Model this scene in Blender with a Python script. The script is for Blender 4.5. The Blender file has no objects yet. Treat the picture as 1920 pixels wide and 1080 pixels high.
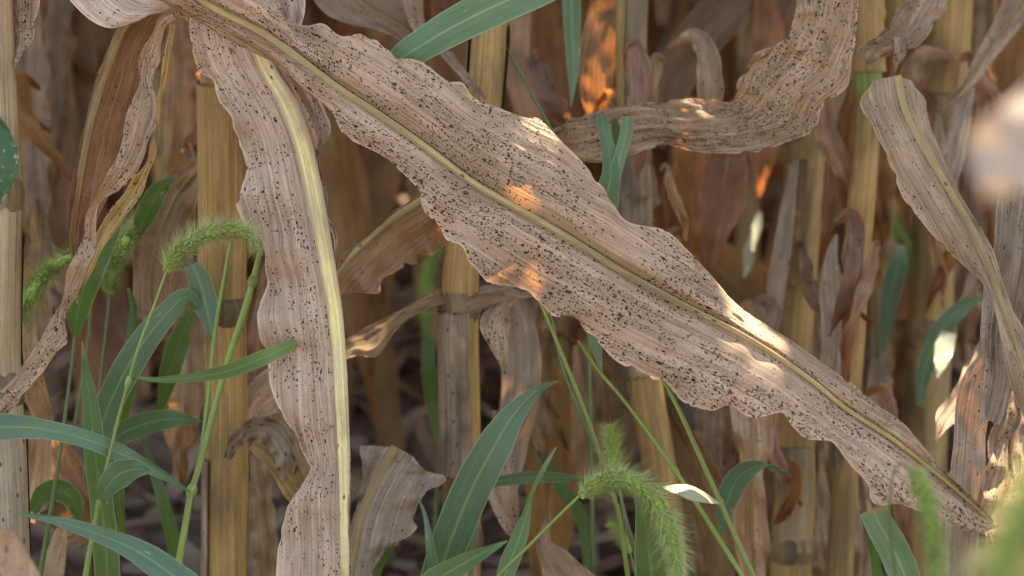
import bpy, math, random
import numpy as np
from mathutils import Vector, Matrix

S = bpy.context.scene
COL = S.collection
R = math.radians

# ------------------------------------------------------------------ camera
FPX = 3571.0                       # focal length in photo pixels (1920 wide)
CAM_H, TILT = 0.80, R(16)
FOCUS = 1.22
cd = bpy.data.cameras.new('camera')
cam = bpy.data.objects.new('camera', cd); COL.objects.link(cam)
cam.location = (0, 0, CAM_H)
cam.rotation_euler = (R(90) - TILT, 0, 0)
cd.sensor_width = 36.0
cd.lens = 36.0 * FPX / 1920.0
cd.clip_start, cd.clip_end = 0.05, 200
cd.dof.use_dof = True
cd.dof.focus_distance = FOCUS
cd.dof.aperture_fstop = 6.0
S.camera = cam

# ------------------------------------------------------------------ world, sun, exposure
SUN_EL, SUN_AZ = R(52), R(24)      # behind the field, a little to the right
SUNV = np.array([math.sin(SUN_AZ)*math.cos(SUN_EL), math.cos(SUN_AZ)*math.cos(SUN_EL), math.sin(SUN_EL)])
w = bpy.data.worlds.new('World'); S.world = w; w.use_nodes = True
nt = w.node_tree
bg = nt.nodes['Background']
sky = nt.nodes.new('ShaderNodeTexSky'); sky.sky_type = 'NISHITA'; sky.sun_disc = False
sky.sun_elevation = SUN_EL; sky.sun_rotation = SUN_AZ
sky.air_density = 1.0; sky.dust_density = 2.0; sky.ozone_density = 1.0
nt.links.new(sky.outputs[0], bg.inputs[0]); bg.inputs[1].default_value = 0.15
sl = bpy.data.lights.new('sun', 'SUN'); sl.energy = 5.0; sl.angle = R(0.5); sl.color = (1.0, 0.93, 0.82)
so = bpy.data.objects.new('sun', sl); COL.objects.link(so)
so.rotation_euler = Vector(SUNV).to_track_quat('Z', 'Y').to_euler()
vs = S.view_settings
vs.view_transform = 'Standard'; vs.look = 'None'; vs.gamma = 1.0; vs.use_curve_mapping = False
vs.exposure = 2.18
vs.use_white_balance = True; vs.white_balance_temperature = 9000; vs.white_balance_tint = 13
S.cycles.max_bounces = 8; S.cycles.transparent_max_bounces = 8
S.cycles.diffuse_bounces = 5; S.cycles.transmission_bounces = 5; S.cycles.caustics_reflective = False
S.cycles.use_denoising = True

# ------------------------------------------------------------------ geometry helpers
FWD = np.array([0, math.cos(TILT), -math.sin(TILT)])
UPV = np.array([0, math.sin(TILT), math.cos(TILT)])
RGT = np.array([1.0, 0, 0])
CAMP = np.array([0, 0, CAM_H])
def P(a):
    """photo pixel + distance along the view axis -> point in the field"""
    a = np.atleast_2d(np.asarray(a, float))
    d = a[:, 2:3]
    return CAMP + RGT*((a[:, 0:1]-960)/FPX*d) - UPV*((a[:, 1:2]-540)/FPX*d) + FWD*d
def spline(pts, n):
    """Catmull-Rom through pts, then n samples evenly along the length"""
    p = np.asarray(pts, float)
    if len(p) == 2:
        t = np.linspace(0, 1, n)[:, None]; return p[0]*(1-t)+p[1]*t
    q = np.vstack([2*p[0]-p[1], p, 2*p[-1]-p[-2]])
    m = 16; out = []
    for i in range(1, len(q)-2):
        t = np.linspace(0, 1, m, endpoint=False)[:, None]
        a, b, c, d = q[i-1], q[i], q[i+1], q[i+2]
        out.append(0.5*(2*b+(c-a)*t+(2*a-5*b+4*c-d)*t*t+(3*b-a-3*c+d)*t**3))
    out = np.vstack(out+[p[-1:]])
    L = np.r_[0, np.cumsum(np.linalg.norm(np.diff(out[:, :2 if out.shape[1] > 2 else 3], axis=0), axis=1)+1e-9)]
    s = np.linspace(0, L[-1], n)
    return np.stack([np.interp(s, L, out[:, k]) for k in range(out.shape[1])], 1)
def smooth_noise(rng, n, m):
    """1-D smooth noise, n samples, m knots"""
    k = rng.normal(size=m+3)
    x = np.linspace(0, m, n); i = x.astype(int); f = x-i; f = f*f*(3-2*f)
    return k[i]*(1-f)+k[i+1]*f
def noise2(rng, n, m, kn, km):
    g = rng.normal(size=(kn+2, km+2))
    x = np.linspace(0, kn, n); y = np.linspace(0, km, m)
    i = x.astype(int); j = y.astype(int); fx = (x-i); fy = (y-j)
    fx = (fx*fx*(3-2*fx))[:, None]; fy = (fy*fy*(3-2*fy))[None]
    return (g[np.ix_(i, j)]*(1-fx)*(1-fy)+g[np.ix_(i+1, j)]*fx*(1-fy)+g[np.ix_(i, j+1)]*(1-fx)*fy+g[np.ix_(i+1, j+1)]*fx*fy)
def mesh_from(name, V, F, mat, UV=None, UVN=None, smooth=True):
    me = bpy.data.meshes.new(name)
    F = np.asarray(F, np.int32); V = np.asarray(V, np.float32)
    k = F.shape[1]
    me.vertices.add(len(V)); me.vertices.foreach_set('co', V.ravel())
    me.loops.add(F.size); me.loops.foreach_set('vertex_index', F.ravel())
    me.polygons.add(len(F)); me.polygons.foreach_set('loop_start', np.arange(0, F.size, k, dtype=np.int32))
    try: me.polygons.foreach_set('loop_total', np.full(len(F), k, np.int32))
    except Exception: pass
    if smooth: me.polygons.foreach_set('use_smooth', np.ones(len(F), bool))
    me.update(calc_edges=True)
    for nm, a in (('UVMap', UV), ('UVN', UVN)):
        if a is not None:
            l = me.uv_layers.new(name=nm)
            l.data.foreach_set('uv', np.asarray(a, np.float32)[F.ravel()].ravel())
    me.materials.append(mat)
    return me
LOC = {}
def link(name, me, parent=None, **props):
    o = bpy.data.objects.new(name, me); COL.objects.link(o)
    if parent is not None: o.parent = parent
    for k, v in props.items(): o[k] = v
    return o
def thing(name, label, cat, loc, group=None):
    o = bpy.data.objects.new(name, None); COL.objects.link(o)
    o.location = loc; o.empty_display_size = 0.02
    o['label'] = label; o['category'] = cat
    if group: o['group'] = group
    LOC[o.name] = np.array(loc, float)
    return o
def base_of(o):
    while o.parent is not None: o = o.parent
    return LOC[o.name]
def part(name, V, F, mat, parent, UV=None, UVN=None, smooth=True, **props):
    return link(name, mesh_from(name, np.asarray(V)-base_of(parent), F, mat, UV, UVN, smooth), parent, **props)
def grid_faces(n, m, wrap=False):
    i = np.arange(n-1)[:, None]; j = np.arange(m if wrap else m-1)[None]
    a = i*m+j; b = i*m+(j+1) % m
    return np.stack([a, b, b+m, a+m], -1).reshape(-1, 4)

def sheet(L, M, Rr, nl=120, nh=8, ruffle=0.004, waves=0, bulge=0.0, seed=0, crinkle=0.0012, pleat=0.0, channel=0.0, curl=None, rag=0.0):
    """leaf blade between two edges and a midrib, each a list of (px, py, depth)"""
    rng = np.random.default_rng(seed)
    if not waves:
        q = np.asarray(L, float)[:, :2]
        waves = int(np.clip(np.linalg.norm(np.diff(q, axis=0), axis=1).sum()/150, 1, 9))
    l = P(spline(L, nl)); r = P(spline(Rr, nl))
    m = P(spline(M, nl)) if M is not None else (l+r)/2
    t = np.linspace(0, 1, nh+1)
    ul = np.linalg.norm(l-m, axis=1); ur = np.linalg.norm(r-m, axis=1)
    T = np.concatenate([-t[:0:-1], t]); ncol = 2*nh+1
    V = np.empty((nl, ncol, 3)); U = np.empty((nl, ncol))
    for k, tt in enumerate(T):
        a = abs(tt); e = l if tt < 0 else r
        V[:, k] = m+(e-m)*a + FWD[None]*(bulge*math.sin(math.pi*a)) 
        U[:, k] = tt*(ul if tt < 0 else ur)
    s = np.linspace(0, 1, nl)
    if channel:
        V += FWD[None, None]*(channel*np.exp(-(T/0.16)**2))[None, :, None]
    if curl:
        for amp, s0, sg in curl:
            V += FWD[None, None]*(amp*np.exp(-((s-s0)/sg)**2)[:, None]*np.where(T < 0, np.abs(T)**5, 0)[None])[..., None]
    if rag:
        for e, i1 in ((0, 1), (-1, -2)):
            q = np.clip(smooth_noise(rng, nl, nl//3)+.6*smooth_noise(rng, nl, nl//8), 0, 2)
            V[:, e] += (V[:, i1]-V[:, e])*np.clip(rag*q, 0, .95)[:, None]
    ph = rng.uniform(0, 6.28, 2)
    for sd in (0, 1):
        w_ = np.sin(s*waves*6.283+ph[sd]+1.5*smooth_noise(rng, nl, max(2, waves//2))) + 0.4*smooth_noise(rng, nl, waves*3)
        msk = (T < 0) if sd == 0 else (T > 0)
        V[:, msk] += FWD[None, None]*(ruffle*w_[:, None]*(np.abs(T[msk])[None]**1.7))[..., None]
    disp = crinkle*(noise2(rng, nl, ncol, max(3, nl//5), 5)+0.6*noise2(rng, nl, ncol, max(3, nl//3), ncol-1))
    if pleat: disp = disp+pleat*smooth_noise(rng, ncol, ncol-1)[None]*(0.7+0.5*smooth_noise(rng, nl, 6)[:, None])
    disp = disp*np.minimum(1, np.abs(T)*4)[None]
    V += FWD[None, None]*disp[..., None]
    seg = np.r_[0, np.cumsum(np.linalg.norm(np.diff(m, axis=0), axis=1))]
    UV = np.stack([U, np.repeat(seg[:, None], ncol, 1)], -1).reshape(-1, 2)
    UVN = np.stack([np.repeat(T[None], nl, 0)*0.5+0.5, np.repeat(s[:, None], ncol, 1)], -1).reshape(-1, 2)
    return V.reshape(-1, 3), grid_faces(nl, ncol), UV, UVN, m, seg
def edges(path, widths, roll=0.0, n=40):
    """centre path + widths in pixels (+ roll in degrees along it) -> left, mid, right pixel lines"""
    p = spline(path, n)
    wd = spline(np.stack([np.asarray(widths, float), np.zeros(len(widths))], 1)*1.0, n)[:, 0] if False else np.interp(np.linspace(0, 1, n), np.linspace(0, 1, len(widths)), widths)
    rl = np.interp(np.linspace(0, 1, n), np.linspace(0, 1, len(np.atleast_1d(roll))), np.atleast_1d(roll))
    tg = np.gradient(p[:, :2], axis=0); tg /= np.linalg.norm(tg, axis=1)[:, None]+1e-9
    nn = np.stack([-tg[:, 1], tg[:, 0]], 1)
    h = wd/2; c = np.cos(np.radians(rl))*h; dz = np.sin(np.radians(rl))*h*p[:, 2]/FPX
    l = np.c_[p[:, :2]+nn*c[:, None], p[:, 2]+dz]; r = np.c_[p[:, :2]-nn*c[:, None], p[:, 2]-dz]
    return l, p, r
def blade(name, parent, mat, path, widths, roll=0.0, rib=None, ribw=None, nl=70, nh=4, label=None, **kw):
    l, m, r = edges(path, widths, roll)
    return leaf(name, parent, mat, l, m, r, rib, ribw, nl, nh, label, **kw)
def leaf(name, parent, mat, L, M, Rr, rib=None, ribw=None, nl=120, nh=8, label=None, **kw):
    V, F, UV, UVN, m, seg = sheet(L, M, Rr, nl, nh, **kw)
    o = part(name, V, F, mat, parent, UV, UVN)
    if label: o['label'] = label
    if rib is not None:
        mid = M if M is not None else (np.asarray(spline(L, 40))+np.asarray(spline(Rr, 40)))/2
        midrib(o, rib, mid, ribw or [10, 4], nl)
    return o
def midrib(leafobj, mat, M, wpx, nl=120, lift=0.0012, a=0.0, b=1.0):
    c = spline(M, nl)[int(a*nl):max(int(b*nl), 4)]
    n = len(c)
    wd = np.interp(np.linspace(0, 1, n), np.linspace(0, 1, len(wpx)), wpx)
    tg = np.gradient(c[:, :2], axis=0); tg /= np.linalg.norm(tg, axis=1)[:, None]+1e-9
    nn = np.stack([-tg[:, 1], tg[:, 0]], 1)
    prof = [(-1, 0.0), (-.8, .55), (-.4, .92), (0, 1), (.4, .92), (.8, .55), (1, 0.0)]
    V = np.empty((n, 7, 3))
    hw = wd/2*c[:, 2]/FPX
    for k, (x, z) in enumerate(prof):
        q = np.c_[c[:, :2]+nn*(x*wd/2)[:, None], c[:, 2]]
        V[:, k] = P(q)-FWD*(lift*0.2+z*np.minimum(hw*0.5, 0.003))[:, None]
    seg = np.r_[0, np.cumsum(np.linalg.norm(np.diff(V[:, 3], axis=0), axis=1))]
    UV = np.stack([np.outer(wd/2*1.22/FPX, [x for x, _ in prof]), np.repeat(seg[:, None], 7, 1)], -1).reshape(-1, 2)
    return part('midrib', V.reshape(-1, 3), grid_faces(n, 7), mat, leafobj, UV, UV)
def frames(C):
    tg = np.gradient(C, axis=0); tg /= np.linalg.norm(tg, axis=1)[:, None]+1e-12
    ref = np.array([0, -1.0, 0.15])
    a = np.cross(tg, ref); a /= np.linalg.norm(a, axis=1)[:, None]+1e-12
    b = np.cross(a, tg)
    return tg, a, b
def tube(C, rad, ns=8, groove=0.0, seed=0, arc=None):
    C = np.asarray(C, float); n = len(C)
    rad = np.interp(np.linspace(0, 1, n), np.linspace(0, 1, len(np.atleast_1d(rad))), np.atleast_1d(rad))
    tg, a, b = frames(C)
    rng = np.random.default_rng(seed)
    if arc is None:
        th = np.linspace(0, 2*np.pi, ns, endpoint=False); wrap = True
    else:
        th = np.linspace(arc[0], arc[1], ns); wrap = False
    g = 1+groove*rng.normal(size=ns)
    V = C[:, None]+(a[:, None]*np.cos(th)[None, :, None]+b[:, None]*np.sin(th)[None, :, None])*(rad[:, None]*g[None])[..., None]
    seg = np.r_[0, np.cumsum(np.linalg.norm(np.diff(C, axis=0), axis=1))]
    UV = np.stack([np.outer(rad, th), np.repeat(seg[:, None], ns, 1)], -1).reshape(-1, 2)
    return V.reshape(-1, 3), grid_faces(n, ns, wrap), UV
def resample(C, n):
    C = np.asarray(C, float)
    L = np.r_[0, np.cumsum(np.linalg.norm(np.diff(C, axis=0), axis=1))]
    s = np.linspace(0, L[-1], n)
    return np.stack([np.interp(s, L, C[:, k]) for k in range(3)], 1)

# ------------------------------------------------------------------ materials
def new_mat(name):
    m = bpy.data.materials.new(name); m.use_nodes = True
    t = m.node_tree; t.nodes.clear()
    return m, t
class NB:
    def __init__(self, t): self.t = t
    def n(self, typ, ins=None, **kw):
        nd = self.t.nodes.new(typ)
        for k, v in kw.items(): setattr(nd, k, v)
        for k, v in (ins or {}).items():
            if isinstance(v, bpy.types.NodeSocket): self.t.links.new(v, nd.inputs[k])
            else: nd.inputs[k].default_value = v
        return nd
    def math(self, op, a, b=0.0, c=None, clamp=False):
        ins = {0: a, 1: b}
        if c is not None: ins[2] = c
        return self.n('ShaderNodeMath', ins, operation=op, use_clamp=clamp).outputs[0]
    def mapr(self, v, a, b, c=0.0, d=1.0, smooth=True):
        return self.n('ShaderNodeMapRange', {0: v, 1: a, 2: b, 3: c, 4: d}, interpolation_type='SMOOTHSTEP' if smooth else 'LINEAR').outputs[0]
    def mix(self, f, a, b, blend='MIX'):
        nd = self.t.nodes.new('ShaderNodeMix'); nd.data_type = 'RGBA'; nd.blend_type = blend
        for k, v in ((0, f), (6, a), (7, b)):
            if isinstance(v, bpy.types.NodeSocket): self.t.links.new(v, nd.inputs[k])
            else: nd.inputs[k].default_value = v if k == 0 else (*v, 1)
        return nd.outputs[2]
    def vec(self, x, y, z=0.0):
        return self.n('ShaderNodeCombineXYZ', {0: x, 1: y, 2: z}).outputs[0]
    def noise(self, v, scale=1.0, detail=3.0, rough=0.55, dist=0.0):
        return self.n('ShaderNodeTexNoise', {'Vector': v, 'Scale': scale, 'Detail': detail, 'Roughness': rough, 'Distortion': dist}).outputs[0]
def thin_surface(b, t, col, tcol, trans, rough, bump, spec=0.3, bstr=0.5, bdist=0.001):
    bm = b.n('ShaderNodeBump', {'Strength': bstr, 'Distance': bdist, 'Height': bump}).outputs[0]
    p = b.n('ShaderNodeBsdfPrincipled', {'Base Color': col, 'Roughness': rough, 'Specular IOR Level': spec, 'Normal': bm})
    tr = b.n('ShaderNodeBsdfTranslucent', {'Color': tcol, 'Normal': bm})
    mx = b.n('ShaderNodeMixShader', {0: trans, 1: p.outputs[0], 2: tr.outputs[0]})
    o = b.n('ShaderNodeOutputMaterial', {'Surface': mx.outputs[0]})
def uv_of(b, name='UVMap'):
    uv = b.n('ShaderNodeUVMap', uv_map=name).outputs[0]
    s = b.n('ShaderNodeSeparateXYZ', {0: uv})
    return s.outputs[0], s.outputs[1]
def dry_leaf_mat(name, c_light, c_dark, c_tint, spots=0.5, spot_scale=230.0, trans=0.22, side=0.0, tcol=(0.80, 0.46, 0.22), vary=0.0, rib_tint=0.0):
    m, t = new_mat(name); b = NB(t)
    u, v = uv_of(b)
    un, vn = uv_of(b, 'UVN')
    rnd = b.n('ShaderNodeObjectInfo').outputs['Random']
    off = b.math('MULTIPLY', rnd, 7.0)
    vv = b.math('ADD', v, off)
    blot = b.noise(b.vec(b.math('MULTIPLY', u, 30), b.math('MULTIPLY', vv, 14)), 1, 4, 0.6)
    streak = b.noise(b.vec(b.math('MULTIPLY', u, 700), b.math('MULTIPLY', vv, 9)), 1, 3, 0.6)
    vein = b.noise(b.vec(b.math('MULTIPLY', u, 420), b.math('MULTIPLY', vv, 3)), 1, 1, 0.5)
    fine = b.noise(b.vec(b.math('MULTIPLY', u, 1500), b.math('MULTIPLY', vv, 600)), 1, 2, 0.6)
    col = b.mix(b.mapr(blot, 0.36, 0.64), c_light, c_dark)
    col = b.mix(b.mapr(b.noise(b.vec(b.math('MULTIPLY', u, 55), b.math('MULTIPLY', vv, 20), 3.3), 1, 3), 0.5, 0.72, 0, 0.7), col, c_tint)
    sv = b.mapr(streak, 0.3, 0.7, 0.58, 1.26, False)
    col = b.mix(1.0, col, b.n('ShaderNodeCombineColor', {0: sv, 1: sv, 2: sv}).outputs[0], 'MULTIPLY')
    s2 = b.noise(b.vec(b.math('MULTIPLY', u, 190), b.math('MULTIPLY', vv, 26), 1.7), 1, 4, 0.65)
    col = b.mix(b.mapr(s2, 0.50, 0.72, 0, 0.55), col, tuple(min(1, x*1.28) for x in c_light))
    col = b.mix(b.mapr(s2, 0.50, 0.30, 0, 0.5), col, tuple(x*0.72 for x in c_tint))
    fv = b.mapr(fine, 0.3, 0.7, 0.86, 1.14, False)
    col = b.mix(1.0, col, b.n('ShaderNodeCombineColor', {0: fv, 1: fv, 2: fv}).outputs[0], 'MULTIPLY')
    # narrow brown dead lines that run with the veins
    dl = b.mapr(b.noise(b.vec(b.math('MULTIPLY', u, 260), b.math('MULTIPLY', vv, 16), 8.0), 1, 2, 0.5), 0.66, 0.74, 0, 0.55)
    col = b.mix(dl, col, (0.13, 0.075, 0.045))
    if vary:
        hv = b.n('ShaderNodeHueSaturation', {'Hue': b.mapr(rnd, 0, 1, 0.5-0.02*vary, 0.5+0.016*vary, False), 'Saturation': b.mapr(b.math('FRACT', b.math('MULTIPLY', rnd, 5.7)), 0, 1, 1-0.35*vary, 1+0.15*vary, False),
                'Value': b.mapr(b.math('FRACT', b.math('MULTIPLY', rnd, 13.3)), 0, 1, 1-0.4*vary, 1+0.25*vary, False), 'Color': col})
        col = hv.outputs[0]
    # fungus pustules: irregular dots, dense in drifts
    dens = b.noise(b.vec(b.math('MULTIPLY', u, 38), b.math('MULTIPLY', vv, 22), 5.0), 1, 3, 0.6)
    dens = b.mapr(dens, 0.37, 0.63, 0.10, 1.25)
    dens = b.math('MULTIPLY', dens, b.mapr(b.noise(b.vec(b.math('MULTIPLY', u, 210), b.math('MULTIPLY', vv, 15), 9.5), 1, 2, 0.5), 0.36, 0.60, 0.35, 1.35))
    if side: dens = b.math('MULTIPLY', dens, b.mapr(un, 0.2, 0.8, 1.0-side, 1.0+side, False))
    # pale dry margin and brownish tissue along the rib
    ua = b.math('ABSOLUTE', b.math('SUBTRACT', un, 0.5))
    col = b.mix(b.mapr(ua, 0.474, 0.496, 0.0, 0.6), col, tuple(min(1, x*1.35) for x in c_light))
    if rib_tint:
        us = b.math('SUBTRACT', un, 0.5)
        col = b.mix(b.mapr(us, -0.20, -0.01, 0.0, rib_tint), col, (0.26, 0.18, 0.085)) if False else b.mix(b.math('MULTIPLY', b.mapr(us, -0.17, -0.02, 0.0, rib_tint), b.mapr(us, 0.0, 0.05, 1.0, 0.0)), col, (0.27, 0.185, 0.085))
    dark = None
    height = b.math('MULTIPLY', vein, 0.9)
    height = b.math('ADD', height, b.math('MULTIPLY', streak, 0.35))
    if spots > 0:
        warp = b.n('ShaderNodeTexNoise', {'Vector': b.vec(b.math('MULTIPLY', u, 900), b.math('MULTIPLY', vv, 700)), 'Scale': 1.0, 'Detail': 1.0}).outputs['Color']
        halo = None
        for k, (sc, rmax, yst) in enumerate(((spot_scale*1.55, 0.235, 0.60), (spot_scale*2.4, 0.275, 0.70), (spot_scale*0.8, 0.165, 0.48))):
            base = b.vec(b.math('MULTIPLY', u, sc), b.math('MULTIPLY', vv, sc*yst), 0.0)
            base = b.n('ShaderNodeVectorMath', {0: base, 1: (3.1*k, 7.7*k, 0)}, operation='ADD').outputs[0]
            base = b.n('ShaderNodeVectorMath', {0: warp, 1: (0.55, 0.5, 0), 2: base}, operation='MULTIPLY_ADD').outputs[0]
            vo = b.n('ShaderNodeTexVoronoi', {'Vector': base, 'Scale': 1.0, 'Randomness': 1.0}, voronoi_dimensions='2D')
            cs = b.n('ShaderNodeSeparateColor', {0: vo.outputs['Color']})
            prob = (spots*1.15, spots*1.2, spots*0.3)[k]
            on = b.math('LESS_THAN', cs.outputs[0], b.math('MULTIPLY', dens, prob*1.15))
            rad = b.mapr(b.math('POWER', cs.outputs[1], 1.6), 0, 1, rmax*0.38, rmax*1.1, False)
            rr = b.math('DIVIDE', vo.outputs['Distance'], rad)
            d = b.math('MULTIPLY', b.mapr(rr, 0.62, 1.2, 1.0, 0.0), on)
            dark = d if dark is None else b.math('MAXIMUM', dark, d)
            hh = b.math('MULTIPLY', b.math('MULTIPLY', b.mapr(rr, 1.25, 1.85, 1.0, 0.0), on), b.math('GREATER_THAN', cs.outputs[2], 0.55))
            halo = hh if halo is None else b.math('MAXIMUM', halo, hh)
        sm = b.noise(b.vec(b.math('MULTIPLY', u, 430), b.math('MULTIPLY', vv, 95), 2.2), 1, 3, 0.65)
        col = b.mix(b.math('MULTIPLY', b.mapr(sm, 0.58, 0.72, 0, 0.75), b.math('MULTIPLY', dens, spots)), col, (0.105, 0.075, 0.065))
        col = b.mix(b.math('MULTIPLY', halo, 0.38), col, (0.62, 0.50, 0.38))
        height = b.math('ADD', height, b.math('MULTIPLY', dark, 0.5))
        col = b.mix(b.math('MULTIPLY', dark, 0.96), col, (0.020, 0.014, 0.013))
    tc = b.mix(1.0, col, tcol, 'MULTIPLY')
    tc = b.n('ShaderNodeHueSaturation', {'Saturation': 0.97, 'Value': 2.2, 'Color': tc}).outputs[0]
    thin_surface(b, t, col, tc, trans, 0.62, height, 0.25, 0.9, 0.0018)
    return m
def stalk_mat(name, c1, c2, c3, streakf=500, trans=0.0, spots=0.0, rough=0.5, edge=None):
    m, t = new_mat(name); b = NB(t)
    u, v = uv_of(b)
    rnd = b.n('ShaderNodeObjectInfo').outputs['Random']
    vv = b.math('ADD', v, b.math('MULTIPLY', rnd, 9.0))
    st = b.noise(b.vec(b.math('MULTIPLY', u, streakf), b.math('MULTIPLY', vv, 5)), 1, 3, 0.6)
    bl = b.noise(b.vec(b.math('MULTIPLY', u, 60), b.math('MULTIPLY', vv, 11), 2.0), 1, 4, 0.65)
    fn = b.noise(b.vec(b.math('MULTIPLY', u, 1500), b.math('MULTIPLY', vv, 250)), 1, 2, 0.6)
    col = b.mix(b.mapr(bl, 0.36, 0.64), c1, c2)
    col = b.mix(b.mapr(b.noise(b.vec(b.math('MULTIPLY', u, 130), b.math('MULTIPLY', vv, 20), 6.0), 1, 3), 0.55, 0.75, 0, 0.75), col, c3)
    bz = b.noise(b.vec(b.math('MULTIPLY', u, 22), b.math('MULTIPLY', vv, 6), 9.0), 1, 4, 0.6)
    col = b.mix(b.mapr(bz, 0.46, 0.64, 0, 0.8), col, tuple(x*0.6 for x in c3))
    sv = b.mapr(st, 0.3, 0.7, 0.62, 1.25, False)
    col = b.mix(1.0, col, b.n('ShaderNodeCombineColor', {0: sv, 1: sv, 2: sv}).outputs[0], 'MULTIPLY')
    fv = b.mapr(fn, 0.3, 0.7, 0.88, 1.12, False)
    col = b.mix(1.0, col, b.n('ShaderNodeCombineColor', {0: fv, 1: fv, 2: fv}).outputs[0], 'MULTIPLY')
    if edge:
        w0, w1, ec = edge
        ua = b.math('ADD', b.math('ABSOLUTE', u), b.math('MULTIPLY', b.math('SUBTRACT', b.noise(b.vec(b.math('MULTIPLY', u, 700), b.math('MULTIPLY', vv, 30), 3.0), 1, 3), 0.5), w1*0.9))
        col = b.mix(b.mapr(ua, w0, w1, 0.0, 0.9), col, ec)
    if spots:
        vo = b.n('ShaderNodeTexVoronoi', {'Vector': b.vec(b.math('MULTIPLY', u, 300), b.math('MULTIPLY', vv, 140)), 'Scale': 1.0}, voronoi_dimensions='2D')
        cs = b.n('ShaderNodeSeparateColor', {0: vo.outputs['Color']})
        d = b.math('MULTIPLY', b.mapr(vo.outputs['Distance'], 0.15, 0.3, 1, 0), b.math('LESS_THAN', cs.outputs[0], spots))
        col = b.mix(b.math('MULTIPLY', d, 0.85), col, (0.03, 0.02, 0.015))
    thin_surface(b, t, col, b.mix(1.0, col, (1.6, 0.9, 0.4), 'MULTIPLY'), trans, rough, st, 0.3, 0.45, 0.0012)
    return m
def grass_mat(name, c1, c2, rib=(0.22, 0.33, 0.16), trans=0.3, tcol=(0.22, 0.42, 0.04), rough=0.42, spec=0.45):
    m, t = new_mat(name); b = NB(t)
    u, v = uv_of(b); un, vn = uv_of(b, 'UVN')
    rnd = b.n('ShaderNodeObjectInfo').outputs['Random']
    vv = b.math('ADD', v, b.math('MULTIPLY', rnd, 5.0))
    st = b.noise(b.vec(b.math('MULTIPLY', u, 900), b.math('MULTIPLY', vv, 6)), 1, 2, 0.5)
    bl = b.noise(b.vec(b.math('MULTIPLY', u, 60), b.math('MULTIPLY', vv, 18)), 1, 3, 0.6)
    col = b.mix(b.mapr(bl, 0.35, 0.65), c1, c2)
    sv = b.mapr(st, 0.3, 0.7, 0.82, 1.15, False)
    col = b.mix(1.0, col, b.n('ShaderNodeCombineColor', {0: sv, 1: sv, 2: sv}).outputs[0], 'MULTIPLY')
    md = b.mapr(b.math('ABSOLUTE', b.math('SUBTRACT', un, 0.5)), 0.015, 0.05, 0.7, 0.0)
    col = b.mix(md, col, rib)
    ed = b.mapr(b.math('ABSOLUTE', b.math('SUBTRACT', un, 0.5)), 0.455, 0.495, 0.0, 0.55)
    col = b.mix(ed, col, (0.42, 0.45, 0.28))
    col = b.mix(b.mapr(b.noise(b.vec(b.math('MULTIPLY', u, 120), b.math('MULTIPLY', vv, 25), 7.0), 1, 4, 0.65), 0.60, 0.76, 0, 0.45), col, (0.26, 0.25, 0.09))
    col = b.mix(b.mapr(b.math('ADD', vn, b.math('MULTIPLY', bl, 0.12)), 1.0, 1.06, 0, 0.8), col, (0.33, 0.24, 0.11))
    # little feeding scratches
    sc = b.mapr(b.noise(b.vec(b.math('MULTIPLY', u, 600), b.math('MULTIPLY', vv, 90), 4.0), 1, 1), 0.76, 0.79, 0, 0.7)
    col = b.mix(sc, col, (0.55, 0.58, 0.42))
    thin_surface(b, t, col, tcol + (1,), trans, rough, st, spec, 0.3, 0.0008)
    return m
M_main = dry_leaf_mat('speckled_leaf', (0.54, 0.40, 0.29), (0.37, 0.26, 0.17), (0.46, 0.31, 0.21), spots=0.8, spot_scale=235, trans=0.30, side=0.3, rib_tint=0.8)
M_vert = dry_leaf_mat('pinkish_speckled_leaf', (0.54, 0.405, 0.31), (0.40, 0.29, 0.21), (0.48, 0.335, 0.255), spots=0.36, spot_scale=245, trans=0.16)
M_spot = dry_leaf_mat('spotted_tan_leaf', (0.47, 0.35, 0.25), (0.31, 0.215, 0.14), (0.37, 0.25, 0.16), spots=0.5, spot_scale=260, trans=0.22)
M_ragged = dry_leaf_mat('ragged_spotted_leaf', (0.46, 0.325, 0.215), (0.32, 0.215, 0.13), (0.38, 0.245, 0.14), spots=0.75, spot_scale=240, trans=0.24)
M_few = dry_leaf_mat('tan_leaf', (0.46, 0.325, 0.205), (0.33, 0.215, 0.125), (0.38, 0.23, 0.12), spots=0.14, spot_scale=260, trans=0.25, vary=0.5)
M_brown = dry_leaf_mat('brown_leaf', (0.36, 0.23, 0.125), (0.24, 0.14, 0.07), (0.34, 0.18, 0.08), spots=0.10, spot_scale=260, trans=0.28, vary=0.7)
M_pale = dry_leaf_mat('pale_leaf', (0.58, 0.47, 0.39), (0.48, 0.37, 0.29), (0.51, 0.38, 0.30), spots=0.12, spot_scale=230, trans=0.15)
M_near = dry_leaf_mat('near_pale_leaf', (0.42, 0.36, 0.32), (0.36, 0.30, 0.26), (0.39, 0.32, 0.28), spots=0.0, trans=0.12, tcol=(0.62, 0.54, 0.44))
M_grey = dry_leaf_mat('weathered_leaf', (0.42, 0.34, 0.27), (0.30, 0.23, 0.17), (0.36, 0.27, 0.19), spots=0.10, spot_scale=260, trans=0.15)
M_back = dry_leaf_mat('withered_leaf', (0.42, 0.245, 0.125), (0.27, 0.15, 0.072), (0.37, 0.19, 0.08), spots=0.0, trans=0.3, vary=1.0)
M_stalk = stalk_mat('yellow_stalk', (0.42, 0.265, 0.095), (0.32, 0.19, 0.07), (0.25, 0.15, 0.07))
M_stalkb = stalk_mat('brown_stalk', (0.38, 0.25, 0.11), (0.27, 0.165, 0.075), (0.22, 0.13, 0.07))
M_stalkp = stalk_mat('pale_stalk', (0.42, 0.305, 0.175), (0.32, 0.22, 0.125), (0.27, 0.18, 0.105))
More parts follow.
